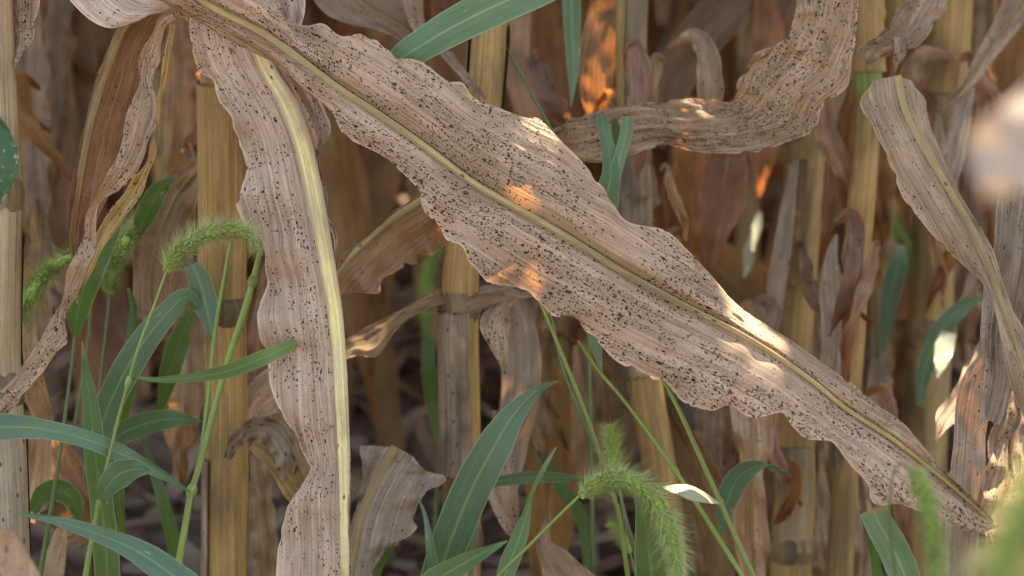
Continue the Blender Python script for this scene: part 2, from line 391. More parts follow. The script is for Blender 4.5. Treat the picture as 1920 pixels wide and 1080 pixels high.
M_sheath = stalk_mat('papery_sheath', (0.40, 0.31, 0.215), (0.28, 0.205, 0.14), (0.19, 0.13, 0.09), 420, 0.1, 0.12, 0.65)
M_rib = stalk_mat('midrib_yellow', (0.42, 0.33, 0.13), (0.32, 0.23, 0.10), (0.24, 0.16, 0.08), 1300, 0.05, 0.06, edge=(0.0006, 0.0022, (0.34, 0.24, 0.14)))
M_ribp = stalk_mat('midrib_pale', (0.80, 0.68, 0.30), (0.70, 0.58, 0.34), (0.44, 0.32, 0.14), 1300, 0.05, 0.08, edge=(0.0022, 0.0052, (0.46, 0.345, 0.25)))
M_ribb = stalk_mat('midrib_brown', (0.33, 0.22, 0.085), (0.28, 0.18, 0.07), (0.24, 0.14, 0.06), 900, 0.05, 0.0)
M_node = stalk_mat('stalk_node', (0.30, 0.20, 0.10), (0.21, 0.14, 0.075), (0.15, 0.10, 0.06), 300)
M_nodeg = stalk_mat('green_node', (0.16, 0.24, 0.05), (0.20, 0.24, 0.07), (0.2, 0.19, 0.07), 300)
M_grass = grass_mat('blue_green_grass', (0.086, 0.168, 0.118), (0.078, 0.145, 0.095))
M_grassd = grass_mat('deep_green_grass', (0.055, 0.125, 0.035), (0.045, 0.10, 0.03), rib=(0.12, 0.2, 0.07))
M_grassl = grass_mat('fresh_green_grass', (0.115, 0.215, 0.115), (0.10, 0.18, 0.09), rib=(0.28, 0.38, 0.18))
M_glare = grass_mat('glare_grass', (0.45, 0.52, 0.36), (0.50, 0.55, 0.42), rib=(0.6, 0.62, 0.5), tcol=(0.6, 0.65, 0.3), rough=0.3)  # sun glare painted into the blade colour as a whitened green
M_straw = grass_mat('straw_grass', (0.36, 0.34, 0.17), (0.30, 0.30, 0.14), rib=(0.4, 0.38, 0.2), tcol=(0.4, 0.4, 0.14))
M_stem = stalk_mat('grass_stem', (0.22, 0.31, 0.07), (0.17, 0.26, 0.06), (0.28, 0.32, 0.10), 1500, 0.0, 0.0, 0.4)
M_stemd = stalk_mat('dull_grass_stem', (0.13, 0.19, 0.07), (0.11, 0.16, 0.06), (0.2, 0.22, 0.1), 1500, 0.0, 0.0, 0.45)
M_seed = stalk_mat('seed_green', (0.30, 0.52, 0.10), (0.38, 0.60, 0.14), (0.52, 0.60, 0.22), 1500, 0.15, 0.0, 0.5)
M_brist = stalk_mat('bristle', (0.56, 0.74, 0.34), (0.48, 0.68, 0.28), (0.72, 0.62, 0.42), 1500, 0.35, 0.0, 0.4)
M_bristd = stalk_mat('bristle_green', (0.48, 0.62, 0.24), (0.42, 0.58, 0.20), (0.54, 0.58, 0.32), 1500, 0.3, 0.0, 0.4)
def soil_mat():
    m, t = new_mat('soil'); b = NB(t)
    tc = b.n('ShaderNodeTexCoord').outputs['Object']
    n1 = b.noise(tc, 14, 5, 0.65); n2 = b.noise(tc, 130, 4, 0.7); n3 = b.noise(tc, 45, 3, 0.6)
    col = b.mix(b.mapr(n1, 0.35, 0.65), (0.15, 0.108, 0.085), (0.24, 0.175, 0.14))
    col = b.mix(b.mapr(n2, 0.5, 0.75, 0, 0.6), col, (0.20, 0.155, 0.135))
    h = b.math('ADD', b.math('MULTIPLY', n3, 0.8), b.math('MULTIPLY', n2, 0.3))
    bm = b.n('ShaderNodeBump', {'Strength': 1.0, 'Distance': 0.02, 'Height': h}).outputs[0]
    p = b.n('ShaderNodeBsdfPrincipled', {'Base Color': col, 'Roughness': 0.95, 'Specular IOR Level': 0.1, 'Normal': bm})
    b.n('ShaderNodeOutputMaterial', {'Surface': p.outputs[0]})
    return m
M_soil = soil_mat()
def green_spotted():
    m, t = new_mat('green_blighted_leaf'); b = NB(t)
    u, v = uv_of(b)
    n = b.noise(b.vec(b.math('MULTIPLY', u, 130), b.math('MULTIPLY', v, 95)), 1, 5, 0.7)
    col = b.mix(b.mapr(n, 0.56, 0.62), (0.035, 0.11, 0.045), (0.38, 0.27, 0.18))
    n2 = b.noise(b.vec(b.math('MULTIPLY', u, 300), b.math('MULTIPLY', v, 200), 4), 1, 2)
    col = b.mix(b.mapr(n2, 0.66, 0.7), col, (0.03, 0.02, 0.02))
    thin_surface(b, t, col, (0.1, 0.2, 0.03, 1), 0.2, 0.5, n, 0.4, 0.5, 0.001)
    return m
M_gsp = green_spotted()

# ------------------------------------------------------------------ ground
def height(x, y):
    return 0.012*np.sin(x*7.3+1.3)*np.sin(y*5.1)+0.008*np.sin(x*19+y*13)+0.006*np.sin(x*37-y*29+2)+0.03*np.cos((y-1.45)/0.76*2*np.pi)
def build_ground():
    xs = np.concatenate([np.linspace(-60, -4, 15)[:-1], np.linspace(-4, 4, 220), np.linspace(4, 60, 15)[1:]])
    ys = np.concatenate([np.linspace(-40, -1.5, 12)[:-1], np.linspace(-1.5, 8, 260), np.linspace(8, 90, 18)[1:]])
    X, Y = np.meshgrid(xs, ys)
    rng = np.random.default_rng(3)
    near = (np.abs(X) < 4) & (Y < 8) & (Y > -1.5)
    Z = height(X, Y)*near+near*rng.normal(size=X.shape)*0.006
    V = np.stack([X, Y, Z], -1).reshape(-1, 3)
    me = mesh_from('ground', V, grid_faces(len(ys), len(xs)), M_soil)
    link('ground', me, kind='structure')
build_ground()

def ribbon_world(C, width, nrm, nl, nc, rng, ruffle=0.006, fold=0.2):
    """free leaf ribbon in field coordinates: path C, half-width list, approx surface normal"""
    C = resample(C, nl)
    tg = np.gradient(C, axis=0); tg /= np.linalg.norm(tg, axis=1)[:, None]+1e-9
    nrm = np.asarray(nrm, float)
    if nrm.ndim == 1: nrm = np.repeat(nrm[None], nl, 0)
    sd = np.cross(tg, nrm); sd /= np.linalg.norm(sd, axis=1)[:, None]+1e-9
    nn = np.cross(sd, tg)
    wd = np.interp(np.linspace(0, 1, nl), np.linspace(0, 1, len(width)), width)
    T = np.linspace(-1, 1, nc)
    V = C[:, None]+sd[:, None]*(wd[:, None]*T[None])[..., None]
    wv = np.stack([smooth_noise(rng, nl, max(3, nl//4)), smooth_noise(rng, nl, max(3, nl//4))], 0)
    dz = np.where(T[None] < 0, wv[0][:, None], wv[1][:, None])*ruffle*np.abs(T)[None]**1.5 + fold*wd[:, None]*np.abs(T)[None]
    V = V+nn[:, None]*dz[..., None]
    seg = np.r_[0, np.cumsum(np.linalg.norm(np.diff(C, axis=0), axis=1))]
    UV = np.stack([wd[:, None]*T[None], np.repeat(seg[:, None], nc, 1)], -1).reshape(-1, 2)
    UVN = np.stack([np.repeat(T[None]*0.5+0.5, nl, 0), np.repeat(np.linspace(0, 1, nl)[:, None], nc, 1)], -1).reshape(-1, 2)
    return V.reshape(-1, 3), grid_faces(nl, nc), UV, UVN
def join(lst):
    V, F, A, B, k = [], [], [], [], 0
    for v, f, a, b_ in lst:
        V.append(v); F.append(f+k); A.append(a); B.append(b_); k += len(v)
    return np.vstack(V), np.vstack(F), np.vstack(A), np.vstack(B)

# leaf litter and stalk bits on the soil
def build_litter():
    rng = np.random.default_rng(11); out = []
    for i in range(2300):
        y = rng.uniform(0.9, 6.2); x = rng.uniform(-0.35-0.35*y, 0.35+0.35*y)
        a = rng.uniform(0, 6.28); ln = rng.uniform(0.06, 0.34); n = 7
        s = np.linspace(-.5, .5, n)*ln
        bend = rng.normal()*0.6
        C = np.stack([x+np.cos(a+bend*s/ln)*s, y+np.sin(a+bend*s/ln)*s, np.zeros(n)], 1)
        C[:, 2] = height(C[:, 0], C[:, 1])+0.008+rng.uniform(0, 0.02)*(1+np.sin(np.linspace(0, 5, n)+rng.uniform(0, 6)))
        wd = rng.uniform(0.003, 0.020)
        out.append(ribbon_world(C, [wd*.5, wd, wd*.9, wd*.3], [rng.normal()*.5, rng.normal()*.5, 1], n, 3, rng, 0.006, rng.uniform(-.3, .3)))
    V, F, A, B = join(out)
    m = dry_leaf_mat('leaf_litter', (0.40, 0.30, 0.225), (0.24, 0.17, 0.12), (0.31, 0.21, 0.14), spots=0.0, trans=0.1)
    link('leaf_litter', mesh_from('leaf_litter', V, F, m, A, B), kind='stuff')
build_litter()

# ------------------------------------------------------------------ corn rows behind
def stalk_part(parent, C, rad, mat, seed, nodes=(), node_mat=None, ns=14):
    V, F, UV = tube(C, rad, ns, 0.03, seed)
    st = link('stalk', mesh_from('stalk', V-base_of(parent), F, mat, UV, UV), parent)
    C = np.asarray(C)
    for z in nodes:
        i = int(np.argmin(np.abs(C[:, 2]-z)))
        r = np.interp(i/(len(C)-1), np.linspace(0, 1, len(np.atleast_1d(rad))), np.atleast_1d(rad))
        c = C[i]; dirv = C[max(i-1, 0)]-C[min(i+1, len(C)-1)]; dirv = dirv/np.linalg.norm(dirv)
        q = np.stack([c+dirv*t for t in (-.011, -.006, 0, .006, .011)])
        V, F, UV = tube(q, [r*1.0, r*1.10, r*1.16, r*1.10, r*1.0], ns, 0.02, seed+3)
        nd = link('node', mesh_from('node', V-base_of(parent), F, node_mat or M_node, UV, UV), st)
    return st
def make_plant(seed):
    rng = np.random.default_rng(seed)
    root = thing('corn_plant', 'withered corn plant standing in the blurred rows behind', 'corn plant', (0, 0, 0), 'withered corn plants in the rows behind')
    n = 40; z = np.linspace(0, 1.28, n)
    lean = rng.normal(size=2)*0.03
    C = np.stack([lean[0]*z**2*0.5+0.004*np.sin(z*9), lean[1]*z**2*0.5, z], 1)
    nz = np.arange(0.12, 1.25, 0.115)+rng.uniform(-.02, .02, 10)
    stalk_part(root, C, [0.0145, 0.0135, 0.013, 0.011], [M_stalkb, M_stalk, M_stalkb][seed % 3], seed, nz, M_node, 10)
    az0 = rng.uniform(-0.5, 0.5)
    for k, h in enumerate(nz):
        if rng.uniform() < 0.08: continue
        az = az0+math.pi*(k % 2)+rng.normal()*0.45
        dv = np.array([math.cos(az), math.sin(az)*0.9, 0])
        c0 = np.array([np.interp(h, z, C[:, 0]), np.interp(h, z, C[:, 1]), h])
        out = rng.uniform(0.02, 0.13); up = rng.uniform(0.02, 0.14); dn = rng.uniform(0.22, 0.55)
        drift = rng.normal(size=2)*0.05
        pts = [c0+dv*0.012-np.array([0, 0, .10]), c0+dv*0.016, c0+dv*(0.02+out*.5)+np.array([0, 0, up*.8]), c0+dv*(0.03+out)+np.array([0, 0, up]),
               c0+dv*(0.05+out*1.3)+np.array([0, 0, up*.4]), c0+dv*(0.05+out*1.35)+np.array([drift[0]*.5, drift[1]*.5, -dn*.5]), c0+dv*(0.045+out*1.2)+np.array([drift[0], drift[1], -dn])]
        C2 = spline(np.asarray(pts), 26)
        tw = rng.normal()*1.1
        ang = az+np.linspace(0, tw, 26)
        nr = np.stack([np.cos(ang), np.sin(ang), np.full(26, 0.35)], 1)
        wd = rng.uniform(0.026, 0.046)
        V, F, A, B = ribbon_world(C2, [wd*.55, wd*.5, wd*.7, wd, wd, wd*.85, wd*.5, .002], nr, 26, 7, rng, 0.010, rng.uniform(-.35, .45))
        link('leaf', mesh_from('leaf', V, F, [M_back, M_back, M_brown][k % 3], A, B), root)
    return root
def copy_tree(o, parent=None):
    c = o.copy(); COL.objects.link(c); c.parent = parent
    for ch in o.children: copy_tree(ch, c)
    return c
protos = [make_plant(100+i) for i in range(8)]
used = set()
def place(i, x, y, rz, sc=1.0, label=None):
    pr = protos[i % 8]
    o = pr if i % 8 not in used else copy_tree(pr)
    used.add(i % 8)
    o['label'] = 'withered corn plant lost in the blurred rows far behind'
    o.location = (x, y, 0); o.rotation_euler = (0, 0, rz); o.scale = (sc, sc, sc)
    if label:
        o['label'] = label
    return o
def ground_x(px, y):
    """field x of a plant whose stalk shows at photo column px when it stands at field distance y (mid height)"""
    d = y*math.cos(TILT)+0.4*math.sin(TILT)
    return (px-960)/FPX*d
rr = random.Random(5)
k = 0
row2 = [(-90, 'withered corn plant just outside the left edge behind the pale stalk'), (105, 'blurred reddish brown corn plant behind the grass at the far left'), (318, 'blurred corn plant between the yellow edged leaf and the broad hanging leaf'),
        (470, 'blurred corn plant behind the lower half of the broad hanging leaf'), (1040, 'blurred corn plant below the long green blade at the top middle'), (1390, 'blurred brown corn plant left of the yellow stalk pair on the right'),
        (1690, 'blurred corn plant behind the pale leaf with a rounded end at right'), (2130, 'blurred corn plant behind the streaky leaves at the right edge')]
for px, lab in row2:
    place(k, ground_x(px, 2.12)+rr.uniform(-.01, .01), 2.12+rr.uniform(-.06, .06), rr.uniform(-.4, .4), 1.0, lab or None); k += 1
for ry in (2.9, 3.66, 4.42, 5.2, 6.0, 6.8):
    x = -0.36*ry-0.1+rr.uniform(0, .1)
    while x < 0.36*ry+0.15:
        pxr = 960+x*FPX/(ry*math.cos(TILT)+.4*math.sin(TILT))
        if not (ry < 5.5 and 600 < pxr < 840) and not (ry < 3.8 and 180 < pxr < 330): place(k, x, ry+rr.uniform(-.05, .05), rr.choice((0, math.pi))+rr.uniform(-.5, .5), rr.uniform(.93, 1.07)); k += 1
        x += rr.uniform(0.15, 0.24)

# ------------------------------------------------------------------ front row of corn, plant by plant
def stalk_px(label, pts, rpx, mat, nodes_px=(), node_mat=None, seed=1, group=None, top_h=1.3):
    """a corn plant whose stalk follows photo points (px, py, depth); it runs down to the soil and up to the tassel"""
    w_ = P(spline(pts, 30))
    top = w_[0]; bot = w_[-1]
    dt = (w_[0]-w_[3]); dt = dt/max(dt[2], 1e-3)
    db = (w_[-1]-w_[-4]); db = db/min(db[2], -1e-3)
    up = [top+np.array([dt[0]*.5, dt[1]*.5, 1])*h for h in np.linspace(top_h-top[2], 0.05, 10)]
    dn = [bot-np.array([db[0]*.3, db[1]*.3, 1])*h for h in np.linspace(0.03, bot[2]+0.02, 8)] if bot[2] > 0 else []
    C = resample(np.vstack([np.array(up), w_]+([np.array(dn)] if dn else [])), 140)
    kr = np.random.default_rng(seed+70)
    C[:, 0] += np.interp(np.linspace(0, 1, 140), np.linspace(0, 1, 13), kr.normal(size=13)*0.0022)
    base = C[-1].copy(); base[2] = 0
    root = thing('corn_plant', label, 'corn plant', tuple(base), group)
    d = np.mean([p[2] for p in pts]); r = rpx*d/FPX
    zs = [float(P([q])[0][2]) for q in nodes_px]
    stalk_part(root, C, r*np.linspace(.8, 1.08, 40)*(1+0.035*smooth_noise(kr, 40, 14)), mat, seed, zs, node_mat, 22)
    root_C[root.name] = (C, r)
    return root
root_C = {}
def sheath(root, py0, py1, d, scale=1.14, arc=(-2.6, 2.3), mat=None, flare=0.0, seed=0, label=None, wav=0.0):
    """papery sheath round the stalk between two photo heights"""
    C, r = root_C[root.name]
    q = (C-CAMP)@np.stack([RGT, UPV, FWD], 1)
    py = 540-q[:, 1]/q[:, 2]*FPX
    i = np.where((py > py0) & (py < py1))[0]
    c = resample(C[i], 40)
    V, F, UV = tube(c, [r*scale*(1+flare), r*scale, r*scale*.98, r*scale*1.02], 22, 0.025, seed, arc)
    rng = np.random.default_rng(seed)
    V = V.reshape(40, 22, 3)
    if wav:
        tg, a, b_ = frames(c)
        k = np.r_[np.linspace(1, 0, 5), np.zeros(12), np.linspace(0, 1, 5)]
        V = V+(V-c[:, None])*(k[None]*wav*(0.5+0.6*smooth_noise(rng, 40, 9)[:, None]))[..., None]
    V[0] -= np.array([0, 0, 1])[None]*(rng.uniform(0, .03, 22))[:, None]
    UVN = np.stack([UV[:, 0]*0+.5, UV[:, 1]], 1)
    o = part('sheath', V.reshape(-1, 3), F, mat or M_sheath, root, UV, UVN)
    if label: o['label'] = label
    return o

# --- plant A: stalk with the long diagonal leaf, the broad hanging leaf and the twisted one
A = stalk_px('corn plant whose long black speckled leaf slants across the middle of the view',
             [(412, -60, 1.30), (412, 140, 1.31), (415, 420, 1.33), (420, 700, 1.35), (425, 1080, 1.37)], 43, M_stalk, [(415, -150, 1.3), (422, 575, 1.34), (426, 1200, 1.38)], seed=2)
sheath(A, 130, 560, 1.33, 1.10, (-2.9, 2.9), M_stalk, seed=4)
sheath(A, 830, 1130, 1.36, 1.12, (-2.6, 0.9), M_sheath, seed=5)
up1 = [(400, -190, 1.28), (330, -175, 1.22), (275, -110, 1.18), (330, -40, 1.175), (395, -42, 1.185), (470, -8, 1.19), (560, 44, 1.205), (605, 43, 1.2), (640, 68, 1.2), (690, 62, 1.205), (722, 90, 1.2), (760, 108, 1.2), (792, 116, 1.205), (835, 148, 1.2), (868, 156, 1.205), (888, 182, 1.2), (935, 200, 1.195), (985, 215, 1.2), (1010, 222, 1.2), (1055, 265, 1.19), (1090, 300, 1.195), (1120, 340, 1.19), (1150, 375, 1.18), (1165, 405, 1.175), (1190, 420, 1.18), (1240, 430, 1.189), (1270, 450, 1.187), (1310, 490, 1.186), (1345, 530, 1.184), (1390, 575, 1.187), (1450, 615, 1.182), (1510, 655, 1.173), (1570, 700, 1.162), (1640, 755, 1.152), (1690, 790, 1.146), (1720, 825, 1.14), (1770, 880, 1.135), (1830, 940, 1.13), (1858, 972, 1.13)]
mid1 = [(410, -160, 1.285), (345, -130, 1.23), (300, -80, 1.195), (383, 3, 1.19), (500, 67, 1.195), (633, 165, 1.195), (707, 213, 1.195), (807, 283, 1.19), (893, 347, 1.185), (1033, 427, 1.18), (1157, 503, 1.175), (1273, 568, 1.17), (1380, 622, 1.165), (1467, 675, 1.16), (1527, 718, 1.155), (1587, 767, 1.15), (1673, 823, 1.14), (1760, 890, 1.135), (1833, 953, 1.13), (1862, 980, 1.13)]
low1 = [(420, -120, 1.29), (330, -90, 1.24), (240, -60, 1.20), (300, 0, 1.19), (353, 30, 1.195), (430, 77, 1.20), (520, 123, 1.20), (567, 163, 1.195), (620, 208, 1.19), (648, 256, 1.19), (707, 287, 1.19), (750, 320, 1.185), (783, 355, 1.18), (787, 387, 1.175), (823, 423, 1.18), (837, 450, 1.175), (867, 463, 1.17), (887, 507, 1.17), (917, 530, 1.175), (960, 537, 1.18), (977, 542, 1.18), (1003, 560, 1.175), (1033, 590, 1.165), (1073, 603, 1.165), (1117, 637, 1.165), (1147, 670, 1.16), (1173, 687, 1.155), (1207, 700, 1.155), (1250, 720, 1.15), (1280, 753, 1.145), (1330, 770, 1.14), (1367, 767, 1.145), (1413, 783, 1.14), (1463, 773, 1.145), (1487, 800, 1.14), (1513, 823, 1.13), (1557, 827, 1.135), (1580, 853, 1.13), (1600, 877, 1.125), (1627, 907, 1.125), (1630, 933, 1.12), (1647, 947, 1.12), (1697, 950, 1.125), (1773, 980, 1.125), (1833, 1000, 1.13), (1864, 988, 1.13)]
L1 = leaf('leaf', A, M_main, up1, mid1, low1, nl=300, nh=14, ruffle=0.0035, waves=14, seed=1, rag=.45, crinkle=0.0009, pleat=0.0011, bulge=-0.004, channel=.0035, curl=[(.010, .745, .055), (.006, .45, .06)],
          label='long tan leaf peppered with black spots, slanting across the middle')
midrib(L1, M_rib, mid1, [16, 16, 15, 14, 13, 12, 11, 11, 10, 9, 7], 300, lift=.0004)
# narrow brownish band beside the rib is tissue colour, set in a folded channel
lt2 = [(395, -110, 1.29), (380, -60, 1.25), (350, 0, 1.225), (354, 30, 1.215), (357, 80, 1.21), (370, 130, 1.215), (395, 150, 1.215), (410, 190, 1.22), (430, 215, 1.22), (445, 265, 1.225), (455, 285, 1.22), (460, 325, 1.22), (447, 360, 1.215), (443, 385, 1.22), (463, 427, 1.225), (487, 447, 1.22), (492, 467, 1.215), (493, 503, 1.22), (500, 530, 1.225), (485, 573, 1.22), (483, 600, 1.215), (490, 643, 1.22), (500, 670, 1.225), (505, 720, 1.22), (523, 763, 1.22), (547, 810, 1.22), (567, 853, 1.225), (577, 880, 1.225), (563, 910, 1.215), (540, 937, 1.21), (525, 987, 1.21), (520, 1020, 1.215), (518, 1080, 1.21), (512, 1180, 1.21), (520, 1290, 1.22), (580, 1400, 1.24)]
mi2 = [(420, -110, 1.29), (440, -60, 1.26), (455, 0, 1.24), (475, 70, 1.23), (503, 133, 1.222), (540, 195, 1.22), (565, 260, 1.217), (583, 333, 1.215), (600, 420, 1.213), (614, 500, 1.212), (629, 593, 1.21), (637, 693, 1.21), (643, 800, 1.208), (646, 900, 1.207), (646, 1000, 1.205), (647, 1080, 1.205), (645, 1200, 1.21), (620, 1400, 1.24)]
rt2 = [(445, -110, 1.29), (520, -70, 1.265), (567, -20, 1.25), (572, 20, 1.245), (566, 48, 1.24), (560, 100, 1.24), (590, 170, 1.24), (612, 210, 1.24), (621, 247, 1.235), (603, 287, 1.232), (601, 320, 1.228), (614, 365, 1.225), (614, 405, 1.222), (628, 422, 1.225), (635, 450, 1.222), (630, 493, 1.22), (637, 573, 1.217), (646, 650, 1.216), (652, 720, 1.214), (657, 850, 1.212), (659, 1000, 1.21), (659, 1080, 1.21), (655, 1200, 1.215), (625, 1400, 1.24)]
L2 = leaf('leaf', A, M_vert, lt2, mi2, rt2, nl=240, nh=13, ruffle=0.003, waves=9, seed=2, rag=.4, crinkle=0.0007, pleat=0.0011, label='broad pinkish tan leaf hanging straight down with a pale yellow rib')
midrib(L2, M_ribp, mi2, [10, 14, 22, 36, 34, 32, 30, 28, 26, 22, 18, 16, 16, 16, 12], 240)
l3 = [(352, 28, 1.212), (338, 22, 1.205), (318, 24, 1.20), (298, 34, 1.195), (284, 62, 1.19), (265, 105, 1.19), (254, 170, 1.19), (236, 220, 1.19), (228, 262, 1.19), (210, 310, 1.185), (188, 352, 1.18), (166, 400, 1.18), (159, 437, 1.18), (131, 500, 1.175), (114, 560, 1.175), (88, 612, 1.17), (50, 678, 1.165), (0, 733, 1.16), (-30, 770, 1.16)]
r3 = [(356, 44, 1.212), (342, 34, 1.205), (326, 38, 1.205), (310, 52, 1.205), (300, 85, 1.205), (298, 112, 1.20), (286, 155, 1.20), (293, 190, 1.195), (295, 215, 1.195), (290, 245, 1.195), (270, 300, 1.195), (232, 350, 1.195), (190, 380, 1.195), (177, 430, 1.19), (176, 480, 1.18), (152, 535, 1.18), (124, 590, 1.18), (128, 640, 1.175), (100, 665, 1.17), (62, 725, 1.165), (-10, 800, 1.165)]
L3 = leaf('leaf', A, M_spot, l3, None, r3, nl=140, nh=5, ruffle=0.003, waves=7, seed=3, rag=.4, pleat=0.0006, label='narrow twisted spotted leaf curling from the arch down to the left edge')
l3b = [(318, 45, 1.215), (305, 110, 1.215), (295, 180, 1.213), (278, 290, 1.21), (240, 350, 1.208), (190, 420, 1.205), (172, 470, 1.20), (140, 555, 1.19)]
r3b = [(328, 45, 1.215), (318, 130, 1.22), (302, 195, 1.22), (293, 270, 1.215), (287, 300, 1.215), (262, 370, 1.21), (210, 440, 1.205), (175, 500, 1.20), (145, 570, 1.19)]
M_yel = dry_leaf_mat('yellowed_leaf', (0.46, 0.34, 0.13), (0.38, 0.26, 0.10), (0.40, 0.27, 0.14), spots=0.22, spot_scale=300, trans=0.3)
leaf('leaf', A, M_yel, l3b, None, r3b, nl=80, nh=3, ruffle=0.002, waves=7, seed=31, label='yellowed inner face of the twisted leaf')
l4 = [(330, -60, 1.30), (260, -10, 1.28), (216, 55, 1.275), (192, 120, 1.275), (165, 200, 1.275), (148, 280, 1.275), (137, 345, 1.275), (130, 400, 1.28), (128, 450, 1.285), (140, 520, 1.30)]
r4 = [(380, -60, 1.31), (340, 0, 1.30), (305, 40, 1.295), (285, 100, 1.30), (268, 180, 1.30), (245, 250, 1.30), (225, 320, 1.30), (200, 375, 1.295), (172, 435, 1.295), (150, 525, 1.30)]
m4 = [(340, -60, 1.305), (275, -5, 1.283), (228, 60, 1.275), (203, 125, 1.272), (177, 205, 1.272), (159, 285, 1.272), (148, 345, 1.274), (140, 400, 1.278), (136, 450, 1.285), (145, 520, 1.30)]
L4 = leaf('leaf', A, M_brown, l4, m4, r4, nl=90, nh=8, ruffle=0.003, waves=4, seed=4, pleat=0.0008, label='wide brown leaf with a yellow left margin behind the twisted leaf')
midrib(L4, M_ribb, m4, [10, 15, 15, 12, 9], 90)
# pale base of the long leaf spreading to the top edge
l5 = [(60, -90, 1.20), (105, -40, 1.20), (135, 5, 1.20), (170, 38, 1.20), (205, 53, 1.20), (240, 44, 1.20), (285, 30, 1.205), (320, 24, 1.21)]
r5 = [(240, -130, 1.22), (260, -90, 1.215), (280, -60, 1.21), (300, -40, 1.21), (320, -25, 1.205), (340, -12, 1.203), (355, 0, 1.203), (365, 15, 1.205)]
leaf('leaf', A, M_pale, l5, None, r5, nl=60, nh=7, ruffle=0.003, waves=3, seed=5, label='pale blade spreading at the top left corner')
# broken stub on the stalk
blade('leaf', A, M_sheath, [(425, 860, 1.33), (445, 825, 1.315), (480, 805, 1.30), (515, 815, 1.295), (535, 850, 1.295), (540, 900, 1.30)], [14, 34, 52, 60, 46, 20], [10, 30, 20, -10, 0], nl=50, nh=4, ruffle=0.005, waves=5, seed=6, pleat=0.002, label='crumpled grey stub broken over beside the stalk')
blade('leaf', A, M_stalk, [(478, 825, 1.305), (510, 850, 1.30), (545, 900, 1.30), (580, 960, 1.31), (600, 1040, 1.33)], [46, 54, 56, 40, 10], 20, nl=40, nh=4, ruffle=0.002, waves=3, seed=7, pleat=0.0015, label='yellow broken leaf base slanting behind the broad hanging leaf')
blade('leaf', A, M_few, [(455, 805, 1.36), (490, 750, 1.38), (540, 730, 1.39), (560, 800, 1.40), (570, 900, 1.42)], [20, 80, 110, 90, 40], 15, nl=40, nh=4, seed=8)
blade('leaf', A, M_few, [(395, 300, 1.38), (350, 340, 1.40), (315, 400, 1.41), (290, 480, 1.41), (285, 560, 1.42), (300, 640, 1.42)], [30, 80, 105, 95, 70, 20], [0, 20, 30, 10], M_ribb, [8, 6, 3], nl=60, nh=5, seed=9, ruffle=0.005, label='tan arched leaf behind the bent foxtail head')

# --- plant B: stalk at the left edge
B = stalk_px('pale corn plant cut by the left edge of the view',
             [(-8, -60, 1.24), (-4, 200, 1.24), (5, 500, 1.235), (18, 800, 1.23), (24, 1080, 1.22)], 38, M_stalkp, [(-5, 380, 1.24), (12, 745, 1.23)], seed=7)
sheath(B, 770, 1150, 1.22, 1.12, (-3.0, 2.9), M_sheath, seed=8)
sheath(B, 400, 730, 1.235, 1.08, (-2.8, 1.6), M_stalkp, seed=9)
leaf('leaf', B, M_spot, [(-40, -60, 1.27), (-30, 20, 1.26), (-10, 80, 1.255), (5, 140, 1.25), (10, 170, 1.25)], None, [(80, -60, 1.25), (73, 0, 1.24), (62, 40, 1.24), (60, 70, 1.235), (42, 105, 1.235), (28, 130, 1.235), (14, 172, 1.25)], nl=60, nh=6, seed=12, ruffle=0.004, label='spotted leaf hanging from the top left corner')
leaf('leaf', B, M_gsp, [(-30, 200, 1.22), (-30, 260, 1.215), (-25, 320, 1.21), (-18, 380, 1.21)], None, [(-4, 215, 1.22), (18, 248, 1.21), (33, 290, 1.205), (34, 325, 1.205), (4, 382, 1.21)], nl=50, nh=5, seed=13, ruffle=0.002, label='dark green blighted leaf with tan holes at the left edge')
blade('leaf', B, M_few, [(10, 560, 1.28), (40, 640, 1.30), (55, 720, 1.33), (80, 800, 1.40), (75, 900, 1.44), (60, 980, 1.46)], [10, 40, 60, 56, 60, 20], [0, 30, 50, 20], nl=50, nh=4, seed=14, ruffle=.005)
blade('leaf', B, M_brown, [(60, 760, 1.50), (85, 830, 1.50), (120, 900, 1.50), (160, 950, 1.50), (165, 1010, 1.51)], [10, 60, 80, 70, 15], [20, 0, -20], nl=50, nh=4, seed=15, ruffle=.006, label='glowing orange leaf behind the grass at the lower left')
blade('leaf', B, M_few, [(80, 1150, 1.38), (100, 1060, 1.40), (120, 990, 1.41), (150, 960, 1.42)], [40, 50, 36, 6], 20, nl=40, nh=4, seed=16)
blade('leaf', B, M_brown, [(70, 900, 1.47), (110, 935, 1.46), (140, 960, 1.46), (150, 1000, 1.47), (110, 1020, 1.48)], [20, 50, 50, 40, 10], 10, nl=40, nh=4, seed=17)

# --- plant C: stalk in the centre
Cc = stalk_px('corn plant with the yellow stalk rising below the speckled leaf at centre',
             [(912, -60, 1.40), (908, 100, 1.40), (890, 300, 1.40), (866, 500, 1.40), (862, 760, 1.41), (862, 1080, 1.42)], 35, M_stalk, [(862, 1012, 1.42), (866, 575, 1.4)], seed=11)
sheath(Cc, 20, 330, 1.40, 1.12, (-3.0, 0.2), M_stalkp, seed=12, label='pale sheath speckled along one side')
sheath(Cc, 565, 905, 1.40, 1.22, (-1.3, 1.9), M_sheath, seed=13, wav=0.25, label='grey brown papery sheath on the right of the stalk')
l8 = [(845, 345, 1.405), (800, 358, 1.40), (770, 375, 1.395), (730, 400, 1.39), (690, 435, 1.39), (655, 465, 1.385), (630, 500, 1.38), (600, 560, 1.38)]
r8 = [(870, 390, 1.42), (850, 440, 1.42), (825, 468, 1.42), (790, 490, 1.415), (750, 505, 1.41), (715, 530, 1.405), (708, 550, 1.40), (660, 548, 1.395), (630, 560, 1.39), (605, 570, 1.385)]
